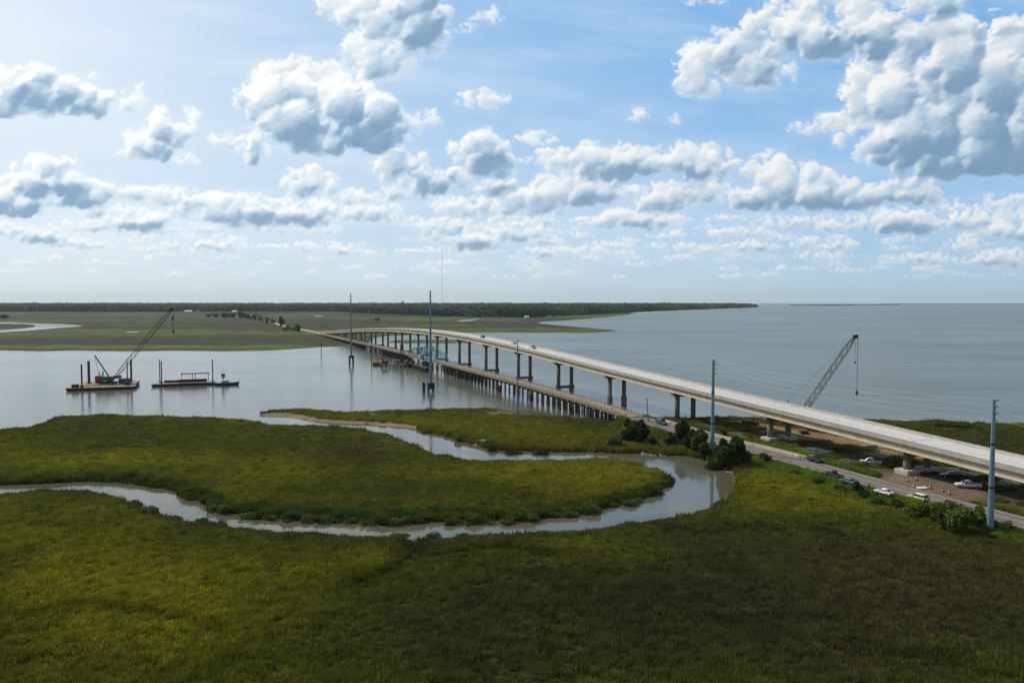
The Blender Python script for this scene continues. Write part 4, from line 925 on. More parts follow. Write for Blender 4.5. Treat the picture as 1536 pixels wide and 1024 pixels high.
fh = np.where(strip == 2, .7, .55) * (.6 + .8 * np.abs(fbm(fxp / 16, fY * 0, 3, .5, 441)) * 2); fwd = np.where(strip == 2, 5.0, 3.0)
scatter("distant_shore", "thin dark wooded islands on the horizon of the sound", np.stack([(fxp - 768) / FPX * fY, fY, fY * 0 - .5], 1), np.stack([fwd, fwd, fh], 1), np.tile(np.array(s2l(56, 76, 46)), (n, 1)), woods, 6)
# rip rap at the pond shore
rr_ = MB(); r = random.Random(9)
for (a, b_, n_) in (((962, 680), (1000, 683), 26), ((1096, 706), (1112, 724), 34), ((1030, 687), (1062, 693), 16)):
    for k in range(n_):
        t = r.random(); x, y = at(a[0] + (b_[0] - a[0]) * t, a[1] + (b_[1] - a[1]) * t, .3); x += r.uniform(-1.2, 1.2); y += r.uniform(-.4, 1.8); s_ = r.uniform(.25, .7)
        rr_.lathe((x, y, GZ_(x, y) - .1), [(s_ * .8, -.1), (s_, s_ * .3), (s_ * .75, s_ * .7), (s_ * .2, s_ * .85)], r.choice([5, 6, 7]))
tag(rr_.build("shore_rubble", mat('pale_rubble', s2l(150, 142, 128), .9, var=.3, scale=1.5, bump=.3)), "pale broken rock along the pond shore", None, kind='stuff')
# ---------------------------------------------------------------- power poles and lines
M_POLE = mat('blue_grey_painted_steel', s2l(112, 140, 152), .45, var=.15, scale=.8, grime=.15)
M_INS = mat('dark_insulator', s2l(58, 52, 50), .4, var=.2)
M_WIRE = mat('bare_aluminium_wire', s2l(160, 166, 168), .5, .6, var=.1)
M_WOODP = mat('weathered_pole_wood', s2l(92, 82, 70), .9, var=.3, scale=3)
def steel_pole(label, x, y, z0, top, r0, r1, wires, side=(.93, .36), base='stub'):
    T = thing("power_pole", label, "power pole", (x, y, z0), 0, "steel power poles")
    h = top - z0; b = MB(); b.lathe((0, 0, 0), [(r0, 0), (r0 * .97, h * .06), (r0 + (r1 - r0) * .55, h * .55), (r1, h)], 12); sh = b.build("shaft", M_POLE, T)
    for k in (.33, .66):
        f = MB(); rr = r0 + (r1 - r0) * k; f.lathe((0, 0, h * k), [(rr + .05, -.2), (rr + .05, .2)], 12); f.build("joint_band", M_DARK, sh)
    for w in wires:
        i = MB(); z = h - w
        i.tube((0, 0, z - .25), (side[0] * 1.25, side[1] * 1.25, z), .11, .08, 6)
        for q in (.55, .8, 1.05): i.lathe((side[0] * q, side[1] * q, z - .25 + .2 * q), [(.05, -.10), (.27, -.02), (.05, .08)], 8)
        i.build("insulator_arm", M_INS, T)
    return T
WO = (0.15, 1.35, 2.75, 4.2)
tip = lambda x, y, top, w, s=(.93, .36): (x + s[0] * 1.25, y + s[1] * 1.25, top - w)
p1 = (95.2, 155.9); p2 = (60.9, 239.3); p4 = (-42.8, 416.1); p5 = (-121.9, 600.5); p0 = (130.5, 70.0)
t1 = steel_pole("tall blue grey steel pole standing nearest, at the right edge of the marsh", *p1, 1.7, 27.8, .62, .30, WO)
f = MB(); f.lathe((0, 0, 0), [(1.0, -1.2), (1.0, .35), (1.12, .36), (1.12, .6), (.7, .62), (.7, .8)], 10); f.build("foundation", mat('dark_foundation', s2l(60, 58, 56), .9, var=.2), t1)
t2 = steel_pole("tall blue grey steel pole beside the pond and the dark bushes", *p2, .6, 29.6, .70, .34, WO)
f = MB(); f.lathe((0, 0, 0), [(1.1, -1.2), (1.1, .3), (.75, .32), (.75, .5)], 10); f.build("foundation", MATS['dark_foundation'], t2)
t4 = steel_pole("very tall steel pole in the river in front of the swing span", *p4, 4.6, 53.0, .82, .34, (.5, 3.0, 5.5, 8.0))
f = MB(); f.bevel_box((0, 0, -1.6), (3.5, 3.5, 3.2), .15, OBA); f.build("pile_cap", MATS['dark_foundation'], t4)
for dx, dy in ((-1.2, -1.2), (1.2, -1.2), (-1.2, 1.2), (1.2, 1.2)):
    f = MB(); f.tube((dx * 1.1, dy * 1.1, -7), (dx, dy, -3.1), .42, .42, 8); f.build("pile", M_TIMBER, t4)
t5 = steel_pole("very tall steel pole standing further out in the river near the far marsh", *p5, 6.4, 53.6, .80, .34, (.5, 3.0, 5.5, 8.0))
f = MB(); f.bevel_box((0, 0, -.8), (3.7, 3.7, 1.7), .15, OBA); f.build("pile_cap", MATS['dark_foundation'], t5)
for dx, dy in ((-1.3, -1.3), (1.3, -1.3), (-1.3, 1.3), (1.3, 1.3)):
    f = MB(); f.tube((dx * 1.05, dy * 1.05, -9), (dx, dy, -1.5), .45, .45, 8); f.build("pile", M_TIMBER, t5)
t6 = steel_pole("thin grey pole standing in the water at the edge of the far marsh", -177.1, 735.4, -1, 27.5, .42, .2, (.6, 2.4))
t3 = steel_pole("thin grey steel pole on the green point in front of the old bridge", 2.2, 318.1, .5, 31.8, .34, .16, (.4, 2.4, 4.4))
t0 = steel_pole("blue grey steel pole by the road, outside the view to the right", *p0, 1, 28, .62, .30, WO)
def wire(label, a, b, sag, r=.013):
    m_ = MB(); pts = [(a[0] + (b[0] - a[0]) * t, a[1] + (b[1] - a[1]) * t, a[2] + (b[2] - a[2]) * t - sag * 4 * t * (1 - t)) for t in np.linspace(0, 1, 25)]
    m_.path(pts, r, 4); tag(m_.build("power_line", M_WIRE), label, "power line", "power lines between the steel poles")
ORD = ("uppermost", "second highest", "third highest", "lowest")
for k, w in enumerate(WO):
    wire(ORD[k] + " power line between the nearest pole and the pole by the pond", tip(*p1, 27.8, w), tip(*p2, 29.6, w), 1.6)
    wire(ORD[k] + " power line running right from the nearest pole out of view", tip(*p1, 27.8, w), tip(*p0, 28, w), 1.6)
    w4 = (.5, 3.0, 5.5, 8.0)[k]
    wire(ORD[k] + " power line from the pole by the pond to the river pole", tip(*p2, 29.6, w), tip(*p4, 53.0, w4), 4, .005)
    wire(ORD[k] + " power line between the two very tall river poles", tip(*p4, 53.0, w4), tip(*p5, 53.6, w4), 4, .005)
T = thing("mooring_dolphin", "pair of short dark timber piles left of the tall river pole's base", "dolphin", (-46.3, 414.5, 0))
for dx in (-.35, .4): b = MB(); b.tube((dx, 0, -3), (dx, .1, 4.9), .42, .4, 8); b.build("pile", M_TIMBER, T)
b = MB(); b.box((0, -.5, 4.2), (1.8, .2, .3)); b.build("collar", M_DARK, T)
x, y = at(973, 640, 2.5); T = thing("utility_pole", "leaning old wooden utility pole beside the end of the old bridge", "utility pole", (x, y, 2.2))
b = MB(); b.path([(0, 0, 0), (-.35, 0, 5), (-.75, 0, 10.6)], [.19, .16, .12], 8); b.build("shaft", M_WOODP, T)
b = MB(); b.tube((-1.5, .2, 10.0), (.1, -.2, 10.1), .08, n=5); b.build("crossarm", M_WOODP, T)
# ---------------------------------------------------------------- radio mast, water tower and houses far off
T = thing("radio_mast", "hair thin guyed radio mast rising above the far wood", "mast", ((663.5 - 768) / FPX * 3500, 3500, 0))
H_ = 47 + 79 / FPX * 3500
b = MB()
for k in range(3):
    a = k * 2.094; b.tube((.9 * math.cos(a), .9 * math.sin(a), 0), (.9 * math.cos(a), .9 * math.sin(a), H_), .22, .2, 5)
for z in np.arange(4, H_, 4):
    for k in range(3):
        a, c = k * 2.094, (k + 1) * 2.094; b.tube((.9 * math.cos(a), .9 * math.sin(a), z - 4), (.9 * math.cos(c), .9 * math.sin(c), z), .1, n=3)
b.build("lattice", mat('mast_grey', s2l(120, 118, 120), .6), T)
for k in range(3):
    a = k * 2.094 + .4
    for f in (.45, .92):
        b = MB(); b.tube((0, 0, H_ * f), (120 * math.cos(a), 120 * math.sin(a), 0), .05, n=3); b.build("guy_wire", M_WIRE, T)
T = thing("water_tower", "tiny pale water tower above the far wood left of the mast", "water tower", ((604.5 - 768) / FPX * 5200, 5200, 0))
b = MB(); b.lathe((0, 0, 0), [(1.8, 0), (1.5, 38), (4, 42), (7.5, 46), (7.8, 50), (5.5, 54), (.5, 56)], 14); b.build("tank", mat('pale_tank', s2l(190, 200, 205), .5), T)
def house(label, px, py, w, d, h, wall, roofc, rz):
    x, y = at(px, py, 1.0); T = thing("house", label, "house", (x, y, .8), rz)
    b = MB(); b.box((0, 0, h / 2), (w, d, h)); b.build("wall", wall, T)
    b = MB(); o = .6
    b.loft([[(-w / 2 - o, -d / 2 - o, h), (-w / 2 - o, d / 2 + o, h), (-w / 2 - o, 0, h + d * .32)], [(w / 2 + o, -d / 2 - o, h), (w / 2 + o, d / 2 + o, h), (w / 2 + o, 0, h + d * .32)]]); b.build("roof", roofc, T)
    for k in range(3): b = MB(); b.box((-w * .3 + k * w * .3, -d / 2 - .03, h * .55), (1.6, .1, 1.5)); b.build("window", glass_mat(), T)
MW = mat('white_siding', s2l(214, 212, 206), .7, var=.08); MRF = mat('pale_metal_roof', s2l(200, 200, 196), .6, var=.1); MRD = mat('grey_shingle_roof', s2l(110, 104, 100), .9)
house("white house with pale roof at the wood edge right of the bridge", 790, 476.9, 13, 8, 4.5, MW, MRF, .2)
house("long pale house at the shore edge right of the white house", 824, 475.6, 12, 8, 3.5, MW, MRD, .1)
house("small white house at the wood edge above the barge crane boom", 283, 468.6, 30, 14, 6, MW, MRF, 0)
house("second small white house just right of the one above the boom", 297, 468.8, 18, 12, 6, MW, MRD, .3)
house("pale house in front of the wood near the causeway", 352, 469.0, 20, 12, 6, MW, MRF, -.2)
# ---------------------------------------------------------------- cranes
M_BOOM = mat('black_boom_steel', s2l(30, 31, 34), .6, var=.3)
def lattice(b, p0, p1, w, r, nb_, ta=.16, r2=None):
    """square lattice boom with tapered ends"""
    a = Vector(p0); c = Vector(p1); d = c - a; L = d.length; d.normalize(); s = d.cross(Vector((0, 0, 1))).normalized(); u_ = s.cross(d); r2 = r2 or r * .6
    def ring(t):
        k = w / 2 * (min(1, .25 + t / ta * .75) if t < ta else min(1, .35 + (1 - t) / ta * .65)); p = a + d * L * t
        return [p + s * k + u_ * k, p - s * k + u_ * k, p - s * k - u_ * k, p + s * k - u_ * k]
    rings = [ring(t) for t in np.linspace(0, 1, nb_ + 1)]
    for i in range(nb_):
        for j in range(4):
            b.tube(rings[i][j], rings[i + 1][j], r, n=5)
            k = (j + 1) % 4
            if i % 2: b.tube(rings[i][j], rings[i + 1][k], r2, n=4)
            else: b.tube(rings[i][k], rings[i + 1][j], r2, n=4)
            if i % 4 == 0: b.tube(rings[i][j], rings[i][k], r2, n=4)
def crawler_crane(name, label, x, y, z, az, boom_len, boom_el, cabm, w=2.0, mast_len=15, mast_el=R(118), cw=None, load=0.5, tracks=True, rb=.11):
    """local +x is where the boom points"""
    T = thing(name, label, "crane", (x, y, z), az)
    if tracks:
        for s_ in (-1, 1):
            b = MB(); pr = [(-3.6, .35), (-3.2, 0), (3.2, 0), (3.6, .35), (3.6, .8), (3.2, 1.15), (-3.2, 1.15), (-3.6, .8)]
            b.loft([[(px, s_ * 2.3 - .5, pz) for px, pz in pr], [(px, s_ * 2.3 + .5, pz) for px, pz in pr]]); b.build("crawler_track", M_DARK, T)
    b = MB(); b.box((0, 0, .9), (2.6, 3.6, .9)); b.lathe((0, 0, 1.3), [(1.5, 0), (1.5, .4)], 16); b.build("undercarriage", M_DARK, T)
    b = MB(); b.bevel_box((-1.6, .2, 2.9), (6.4, 2.8, 2.4), .15); b.build("machinery_house", cabm, T)
    b = MB(); b.bevel_box((2.2, -1.5, 2.9), (1.9, 1.3, 2.3), .12); cb_ = b.build("operator_cab", cabm, T)
    b = MB(); b.box((2.9, -1.5, 3.3), (.56, 1.1, 1.1)); b.box((2.2, -2.13, 3.3), (1.4, .1, 1.0)); b.build("window", glass_mat(), cb_)
    b = MB(); b.bevel_box((-5.6, .2, 3.0), (1.6, 3.6, 2.9), .12); b.build("counterweight", cw or M_DARK, T)
    foot = Vector((1.9, .3, 2.2)); tipv = foot + Vector((math.cos(boom_el), 0, math.sin(boom_el))) * boom_len
    b = MB(); lattice(b, foot, tipv, w, rb, int(boom_len / 1.7)); bo = b.build("boom", M_BOOM, T)
    b = MB(); b.box(tuple(tipv + Vector((.2, 0, .1))), (1.6, w * .5, 1.3)); b.lathe(tuple(tipv), [(.3, -.3), (.3, .3)], 8); b.build("boom_head", M_DARK, bo)
    mt = foot + Vector((-1.2, 0, .3)); mtip = mt + Vector((math.cos(mast_el), 0, math.sin(mast_el))) * mast_len
    b = MB()
    for s_ in (-.7, .7): b.tube(tuple(mt + Vector((0, s_, 0))), tuple(mtip + Vector((0, s_ * .5, 0))), .2, .16, 6)
    for k in range(5): q = mt.lerp(mtip, (k + 1) / 6); b.tube(tuple(q + Vector((0, -.6, 0))), tuple(q + Vector((0, .6, 0))), .1, n=5)
    b.build("gantry_mast", M_DARK, T)
    b = MB()
    for s_ in (-.5, .5): b.tube(tuple(mtip + Vector((0, s_, 0))), tuple(tipv + Vector((0, s_, .3))), .022, n=4)
    b.build("pendant_line", M_DARK, T)
    b = MB()
    for s_ in (-.4, .4): b.tube(tuple(mtip + Vector((0, s_, 0))), (-5.4, s_, 4.4), .05, n=4)
    b.build("back_stay", M_DARK, T)
    tx = tipv + Vector((1.0, 0, -.2)); hz = tx.z * (1 - load)
    b = MB()
    for s_ in (-.25, .25): b.tube((tx.x, s_, tx.z), (tx.x, s_, hz), .045, n=4)
    hl = b.build("hoist_line", M_DARK, T)
    b = MB(); b.box((tx.x, 0, hz - .6), (.8, .9, 1.5), taper=.6); b.tube((tx.x, 0, hz - 1.3), (tx.x, 0, hz - 2.3), .14, .1, 6); b.build("hook_block", M_DARK, hl)
    b = MB(); b.tube((tx.x - .9, 0, tx.z), (tx.x - .9, 0, tx.z * .72), .04, n=4); b.lathe((tx.x - .9, 0, tx.z * .72 - .8), [(.05, 0), (.35, .25), (.35, .55), (.05, .8)], 8); b.build("auxiliary_ball", M_DARK, T)
    return T
M_TEAL = mat('teal_crane_paint', s2l(62, 92, 96), .5, var=.2, grime=.25); M_RED = mat('faded_red_paint', s2l(150, 52, 48), .55, var=.2, grime=.2)
M_BLUE = mat('blue_paint', s2l(56, 84, 130), .5, var=.2, grime=.2); M_YELL = mat('plant_yellow_paint', s2l(206, 156, 48), .5, var=.15, grime=.2)
M_DKBARGE = mat('black_barge_hull', s2l(44, 42, 42), .7, var=.3, scale=.7, grime=.3); M_BDECK = mat('timber_barge_deck', s2l(168, 144, 110), .9, var=.3, scale=.6, grime=.3)
# right: behind the new bridge
cx, cy = 106.0, 296.0
bx_, by_ = None, None
tip_px = UYr = None
def UYp(px, py, Y):
    d = CF + np.array([1, 0, 0]) * (px - 768) / FPX + CU * (512 - py) / FPX; t = Y / d[1]; return np.array([0, 0, CAM_H]) + d * t
tp = UYp(1283, 505, cy); dz = tp[2] - (1.6 + 2.2); dx = tp[0] - (cx + 1.9)
crawler_crane("crawler_crane", "dark lattice boom crane standing on the sand behind the new bridge", cx, cy, 1.6, 0.0, math.hypot(dx, dz), math.atan2(dz, dx), M_RED, w=1.75, rb=.10, load=.62, mast_len=6.5)
# left: on the crane barge
def barge_frame(px0, py0, px1, py1):
    a = at(px0, py0); c = at(px1, py1); return (a[0], a[1], 0), math.atan2(c[1] - a[1], c[0] - a[0]), math.hypot(c[0] - a[0], c[1] - a[1])
def spud(T, x, y, top, r=.42, m_=None):
    b = MB(); b.tube((x, y, -4), (x, y, top), r, r, 10); b.build("spud_pile", m_ or M_RUST, T)
    b = MB(); b.bevel_box((x, y, 2.1), (r * 3.4, r * 3.4, .9), .08); b.build("spud_well", M_DARK, T)
def hull(T, x0, x1, y0, y1, top, name="hull_section"):
    b = MB(); b.loft([[(x0, y0 + .0, top), (x0, y1, top), (x0 + 1.2, y1, -1.0), (x0 + 1.2, y0, -1.0)], [(x1, y0, top), (x1, y1, top), (x1 - 1.2, y1, -1.0), (x1 - 1.2, y0, -1.0)]]); h = b.build(name, M_DKBARGE, T)
    b = MB(); b.bevel_box(((x0 + x1) / 2, (y0 + y1) / 2, top + .08), (x1 - x0 - .3, y1 - y0 - .3, .14), .03); b.build("deck_planking", M_BDECK, h)
    nt_ = int((x1 - x0) / 2.5)
    b = MB()
    for k in range(nt_): b.lathe((x0 + 1.5 + k * 2.5, y0 - .18, top - .9), [(.1, -.45), (.3, -.3), (.3, .3), (.1, .45)], 8)
    b.build("tyre_fender", M_DARK, h)
bo_, brz, bl = barge_frame(98, 587, 203, 583.5)
cbt = thing("crane_barge", "wide crane barge of joined floats with tall corner spuds on the river", "barge", bo_, brz)
hull(cbt, 0, bl, 0, 8.5, 1.5); hull(cbt, 3.5, bl - .6, 8.8, 20, 1.9); hull(cbt, 4.5, bl - .4, 20.3, 30, 1.9)
def loc(px, py, z):                          # where a point of the view lies on a barge deck, in its own axes
    x, y = at(px, py, z); dx, dy = x - bo_[0], y - bo_[1]; c, s_ = math.cos(brz), math.sin(brz); return (dx * c + dy * s_, -dx * s_ + dy * c)
spud(cbt, 7.6, 1.6, 14.0, .42); spud(cbt, 8.4, 19.0, 14.6, .68); spud(cbt, 14.2, 27.5, 8.0, .35); spud(cbt, bl - 5.4, 14.5, 13.8, .30); spud(cbt, bl - 4.0, 18.4, 14.6, .34); spud(cbt, bl - 4.4, 26, 14.8, .30)
b = MB(); b.bevel_box((4.2, 3.0, 2.5), (3.2, 2.2, 1.7), .1); b.build("winch", M_DARK, cbt)
b = MB(); b.tube((3.4, 4.8, 2.6), (5.2, 4.8, 2.6), .7, n=10); b.build("winch_drum", M_RUST, cbt)
def w_of(lx, ly): c, s_ = math.cos(brz), math.sin(brz); return (bo_[0] + lx * c - ly * s_, bo_[1] + lx * s_ + ly * c)
kx_, ky_ = w_of(19.0, 14.5); tp = UYp(258, 464, ky_ + 3); dz = tp[2] - (2.1 + 2.2); dx = tp[0] - (kx_ + 1.9)
crawler_crane("barge_crane", "teal crawler crane with long lattice boom standing on the crane barge", kx_, ky_, 2.06, R(4), math.hypot(dx, dz) , math.atan2(dz, dx), M_TEAL, w=2.0, mast_len=15.5, mast_el=R(122), cw=M_RED, load=.28, rb=.095)
x, y = w_of(13.0, 20.5); T = thing("winch_house", "red winch house on the crane barge left of the teal crane", "winch", (x, y, 2.1), brz)
b = MB(); b.bevel_box((0, 0, 2.0), (3.4, 3.0, 4.0), .12); b.build("housing", M_RED, T); b = MB(); b.tube((.4, 0, 4), (.4, 0, 6.2), .2, n=8); b.build("exhaust", M_DARK, T)
x, y = w_of(bl - 12.5, 24.5); T = thing("hydraulic_hammer", "red pile hammer lying on trestles on the crane barge", "pile hammer", (x, y, 2.1), brz + .25)
b = MB(); b.tube((-3, 0, 2.4), (3, 0, 2.9), .95, .8, 10); b.build("body", M_RED, T); b = MB(); b.tube((-10, 0, 1.7), (-3, 0, 2.4), .3, n=8); b.build("leader", mat('leader_ochre', s2l(150, 116, 66), .7), T)
for q in (-2, 2): b = MB(); b.box((q, 0, .8), (.4, 1.8, 1.6)); b.build("trestle", M_DARK, T)
x, y = w_of(bl - 6.6, 13.5); T = thing("site_container", "blue site container at the right end of the crane barge", "container", (x, y, 2.06), brz)
b = MB(); b.bevel_box((0, 0, 1.45), (6.1, 2.5, 2.9), .06)
b.build("body", M_BLUE, T)
b = MB(); b.box((-2.2, -1.27, 1.2), (.9, .06, 2.0)); b.build("door", M_DARK, T)
x, y = w_of(bl - 4.6, 6.6); T = thing("generator_set", "small dark generator at the front right of the crane barge deck", "generator", (x, y, 1.66), brz)
b = MB(); b.bevel_box((0, 0, .95), (2.2, 1.4, 1.7), .08); b.build("housing", M_DARK, T); b = MB(); b.tube((.6, 0, 1.8), (.6, 0, 2.9), .1, n=6); b.build("exhaust", M_RUST, T)
# material barge
mo, mrz, ml = barge_frame(226.5, 580.5, 325, 577)
mb = thing("material_barge", "long dark flat barge carrying beams beside the crane barge", "barge", mo, mrz)
hull(mb, 0, ml, 0, 9, 1.3)
spud(mb, 4.2, 8.0, 14.6, .26); spud(mb, 5.4, 1.2, 14.2, .30); spud(mb, ml - 2.0, 2.0, 14.4, .30)
T = thing("portal_frame", "brown steel portal frame standing on the long material barge", "frame", (mo[0] + math.cos(mrz) * 15.5 - math.sin(mrz) * 5.5, mo[1] + math.sin(mrz) * 15.5 + math.cos(mrz) * 5.5, 1.7), mrz)
b = MB(); b.box((7.2, 0, 4.7), (15.2, .5, .55)); b.build("beam", M_RUST, T)
for q in (.2, 5.8, 7.4, 14.2): b = MB(); b.box((q, 0, 2.2), (.3, .4, 4.45)); b.build("post", M_RUST, T)
def stack(label, lx, ly, L, n, r, m_, z=1.66):
    T = thing("steel_beam_stack", label, "beam stack", (mo[0] + math.cos(mrz) * lx - math.sin(mrz) * ly, mo[1] + math.sin(mrz) * lx + math.cos(mrz) * ly, z), mrz)
    k = 0
    for row in range(3):
        for q in range(n - row):
            b = MB(); y0 = (q - (n - row) / 2) * r * 2.1
            b.box((L / 2, y0, .2 + row * r * 1.9 + r), (L - .4 * ((k * 7) % 3), r * 1.4, r * 1.8)); b.build("beam", m_, T); k += 1
stack("stack of rusty beams on the left half of the material barge", 6.5, 4, 10.5, 5, .22, M_RUST)
stack("dark beam stack under the portal frame on the material barge", 14, 3.2, 15, 5, .27, mat('dark_brown_steel', s2l(60, 46, 44), .8, var=.3))
x, y = at(341.5, 576.5, .5); T = thing("push_tug", "small blue white pusher tug at the right end of the material barge", "tug", (x - 5, y, 0), mrz)
b = MB(); b.loft([[(-2, -2.2, 1.3), (-2, 2.2, 1.3), (-2, 1.9, -.6), (-2, -1.9, -.6)], [(7, -2.3, 1.4), (7, 2.3, 1.4), (7, 2.0, -.6), (7, -2.0, -.6)], [(11, -1.4, 1.7), (11, 1.4, 1.7), (10.4, 1.2, -.6), (10.4, -1.2, -.6)]]); b.build("hull", M_DKBARGE, T)
MTUG = mat('pale_blue_white_paint', s2l(140, 164, 172), .5, var=.12)
b = MB(); b.bevel_box((3.4, 0, 2.0), (4.0, 2.6, 1.3), .1); b.build("deckhouse", MTUG, T)
b = MB(); b.bevel_box((2.4, 0, 5.6), (2.0, 2.0, 2.2), .12); b.lathe((2.4, 0, 3.4), [(.5, 0), (.5, 1.2)], 8); wh = b.build("wheelhouse", MTUG, T)
b = MB(); b.box((2.4, 0, 5.85), (2.06, 2.06, .8)); b.build("window", glass_mat(), wh)
b = MB(); b.tube((2.4, 0, 7.4), (2.4, 0, 11), .08, .05, 6); b.build("mast", MTUG, T)
# work platform and plant at the swing span
def wthing(px, py, z): return (*at(px, py, z), z)
x, y = at(572, 549, 1.5); x2, y2 = at(628, 547.5, 1.5); L = math.hypot(x2 - x, y2 - y); rz = math.atan2(y2 - y, x2 - x)
T = thing("work_platform", "low work platform on short piles in front of the swing span", "platform", (x, y, 0), rz)
b = MB(); b.box((L / 2, 3, 2.3), (L, 6, .4)); b.build("deck", mat('grey_planks', s2l(112, 104, 92), .9, var=.3), T)
for k in range(10):
    for q in (.6, 5.4): b = MB(); b.tube((1 + k * (L - 2) / 9, q, -2.5), (1 + k * (L - 2) / 9, q, 2.1), .24, n=7); b.build("pile", M_TIMBER, T)
x, y = at(558, 547, .5); T = thing("flat_barge", "small yellow sided flat barge left of the work platform", "barge", (x, y, 0), -.1)
b = MB(); b.loft([[(0, 0, 1.3), (0, 6, 1.3), (.8, 6, -.8), (.8, 0, -.8)], [(11, 0, 1.3), (11, 6, 1.3), (10, 6, -.8), (10, 0, -.8)]]); b.build("hull", M_DKBARGE, T)
b = MB(); b.bevel_box((4, 3, 2.2), (6.5, 4.6, 1.7), .1); b.build("hopper", M_YELL, T)
b = MB(); b.tube((-.6, 1, -3), (-.6, 1, 15), .3, n=8); b.build("spud_pile", M_RUST, T)
x, y = at(577, 546, 2.4); T = thing("excavator", "red excavator working on the platform by the swing span", "excavator", (x, y, 2.5), 2.6)
for s_ in (-1, 1):
    b = MB(); pr = [(-2, .25), (-1.7, 0), (1.7, 0), (2, .25), (2, .6), (1.7, .85), (-1.7, .85), (-2, .6)]; b.loft([[(px, s_ * 1.2 - .35, pz) for px, pz in pr], [(px, s_ * 1.2 + .35, pz) for px, pz in pr]]); b.build("track", M_DARK, T)
b = MB(); b.bevel_box((-.5, 0, 1.9), (3.6, 2.8, 1.9), .15); b.build("body", M_RED, T); b = MB(); b.bevel_box((1.0, .8, 2.6), (1.5, 1.1, 1.9), .1); b.build("cab", M_DARK, T)
b = MB(); b.path([(1.2, -.3, 2), (3.2, -.3, 5.4), (6.2, -.3, 5.0)], [.4, .38, .25], 6); b.build("boom", M_RED, T); b = MB(); b.path([(6.2, -.3, 5), (7.2, -.3, 2.4), (6.6, -.3, 1.4)], [.25, .22, .5], 6); b.build("arm", M_RED, T)
x, y = at(594, 545.5, 2.4); T = thing("site_container", "grey site container on the work platform right of the red excavator", "container", (x, y, 2.5), rz)
b = MB(); b.bevel_box((0, 0, 1.4), (5.0, 2.4, 2.8), .06); b.build("body", mat('container_grey', s2l(150, 160, 158), .6, var=.15, grime=.2), T); b = MB(); b.box((1.4, -1.23, 1.2), (.9, .06, 2)); b.build("door", M_DARK, T)
x, y = at(603, 545, 2.4); T = thing("pile_guide", "dark upright lattice pile guide at the swing span", "lattice tower", (x, y, 2.5), rz)
b = MB(); lattice(b, (0, 0, 0), (0, .01, 14.5), 1.9, .16, 12, .02); b.build("lattice", M_DARK, T); b = MB(); b.box((0, 0, .2), (3, 3, .4)); b.build("base", M_DARK, T)
for k, (px, c_, lb) in enumerate(((611, M_RED, "red tank on the work platform right of the dark pile guide"), (619, M_RUST, "rust brown tank at the right end of the work platform"))):
    x, y = at(px, 546, 2.4); T = thing("storage_tank", lb, "tank", (x, y, 2.5), rz); b = MB(); b.lathe((0, 0, 0), [(1.1, 0), (1.1, 2.4), (.6, 2.8), (.1, 2.9)], 14); b.build("shell", c_, T); b = MB(); b.tube((1.2, 0, 0), (1.2, 0, 3.2), .07, n=5); b.build("pipe", M_DARK, T)
# ---------------------------------------------------------------- vehicles: local +x forward
M_TYRE = mat('tyre_rubber', s2l(32, 31, 30), .9, var=.2); M_RIM = mat('alloy_rim', s2l(170, 170, 170), .35, .7, var=.1)
M_HEADL = mat('clear_lamp', s2l(220, 222, 220), .15, 0, .05, spec=.7); M_TAIL = mat('red_lamp', s2l(150, 22, 20), .2, 0, .05); M_TRIM = mat('black_trim', s2l(28, 28, 30), .6, var=.1)
def paint(name, c, rough=.28): return mat(name, c, rough, .1, .06, 2, spec=.6)
def sect(x, zb, zt, hw, tuck=.06):
    return [(x, -hw + tuck, zb), (x, -hw, zb + .18), (x, -hw, zb + (zt - zb) * .62), (x, -hw + .09, zt - .03), (x, -hw + .22, zt), (x, hw - .22, zt), (x, hw - .09, zt - .03), (x, hw, zb + (zt - zb) * .62), (x, hw, zb + .18), (x, hw - tuck, zb)]
SHAPES = {
 'suv': dict(L=4.75, W=.93, body=[(-2.37, .5, .95, .80), (-2.28, .36, 1.08, .9), (-1.0, .32, 1.10, .93), (1.0, .32, 1.08, .93), (1.25, .32, 1.04, .93), (2.0, .34, .96, .9), (2.3, .4, .86, .84), (2.38, .5, .74, .76)], cab=[(-2.26, 1.06, .82), (-2.05, 1.74, .70), (.25, 1.76, .70), (1.15, 1.06, .82)], pill=(-1.35, -.35, .5), wx=1.42, r=.37),
 'sedan': dict(L=4.8, W=.91, body=[(-2.4, .5, .86, .78), (-2.3, .36, .98, .88), (-1.5, .3, 1.0, .91), (.9, .3, .98, .91), (1.3, .3, .93, .91), (2.1, .32, .82, .87), (2.36, .4, .72, .78), (2.42, .46, .62, .7)], cab=[(-1.75, .97, .78), (-.95, 1.42, .62), (.25, 1.44, .62), (1.15, .94, .78)], pill=(-.55, .1), wx=1.42, r=.33),
 'pickup': dict(L=5.7, W=.98, body=[(-2.85, .6, 1.12, .94), (-2.8, .5, 1.15, .97), (-.3, .48, 1.15, .98), (1.2, .48, 1.15, .98), (1.5, .48, 1.12, .98), (2.5, .5, 1.05, .95), (2.8, .56, .95, .9), (2.86, .6, .85, .85)], cab=[(-.72, 1.14, .88), (-.55, 1.86, .74), (.6, 1.88, .74), (1.35, 1.14, .88)], pill=(.1,), wx=1.75, r=.41)}
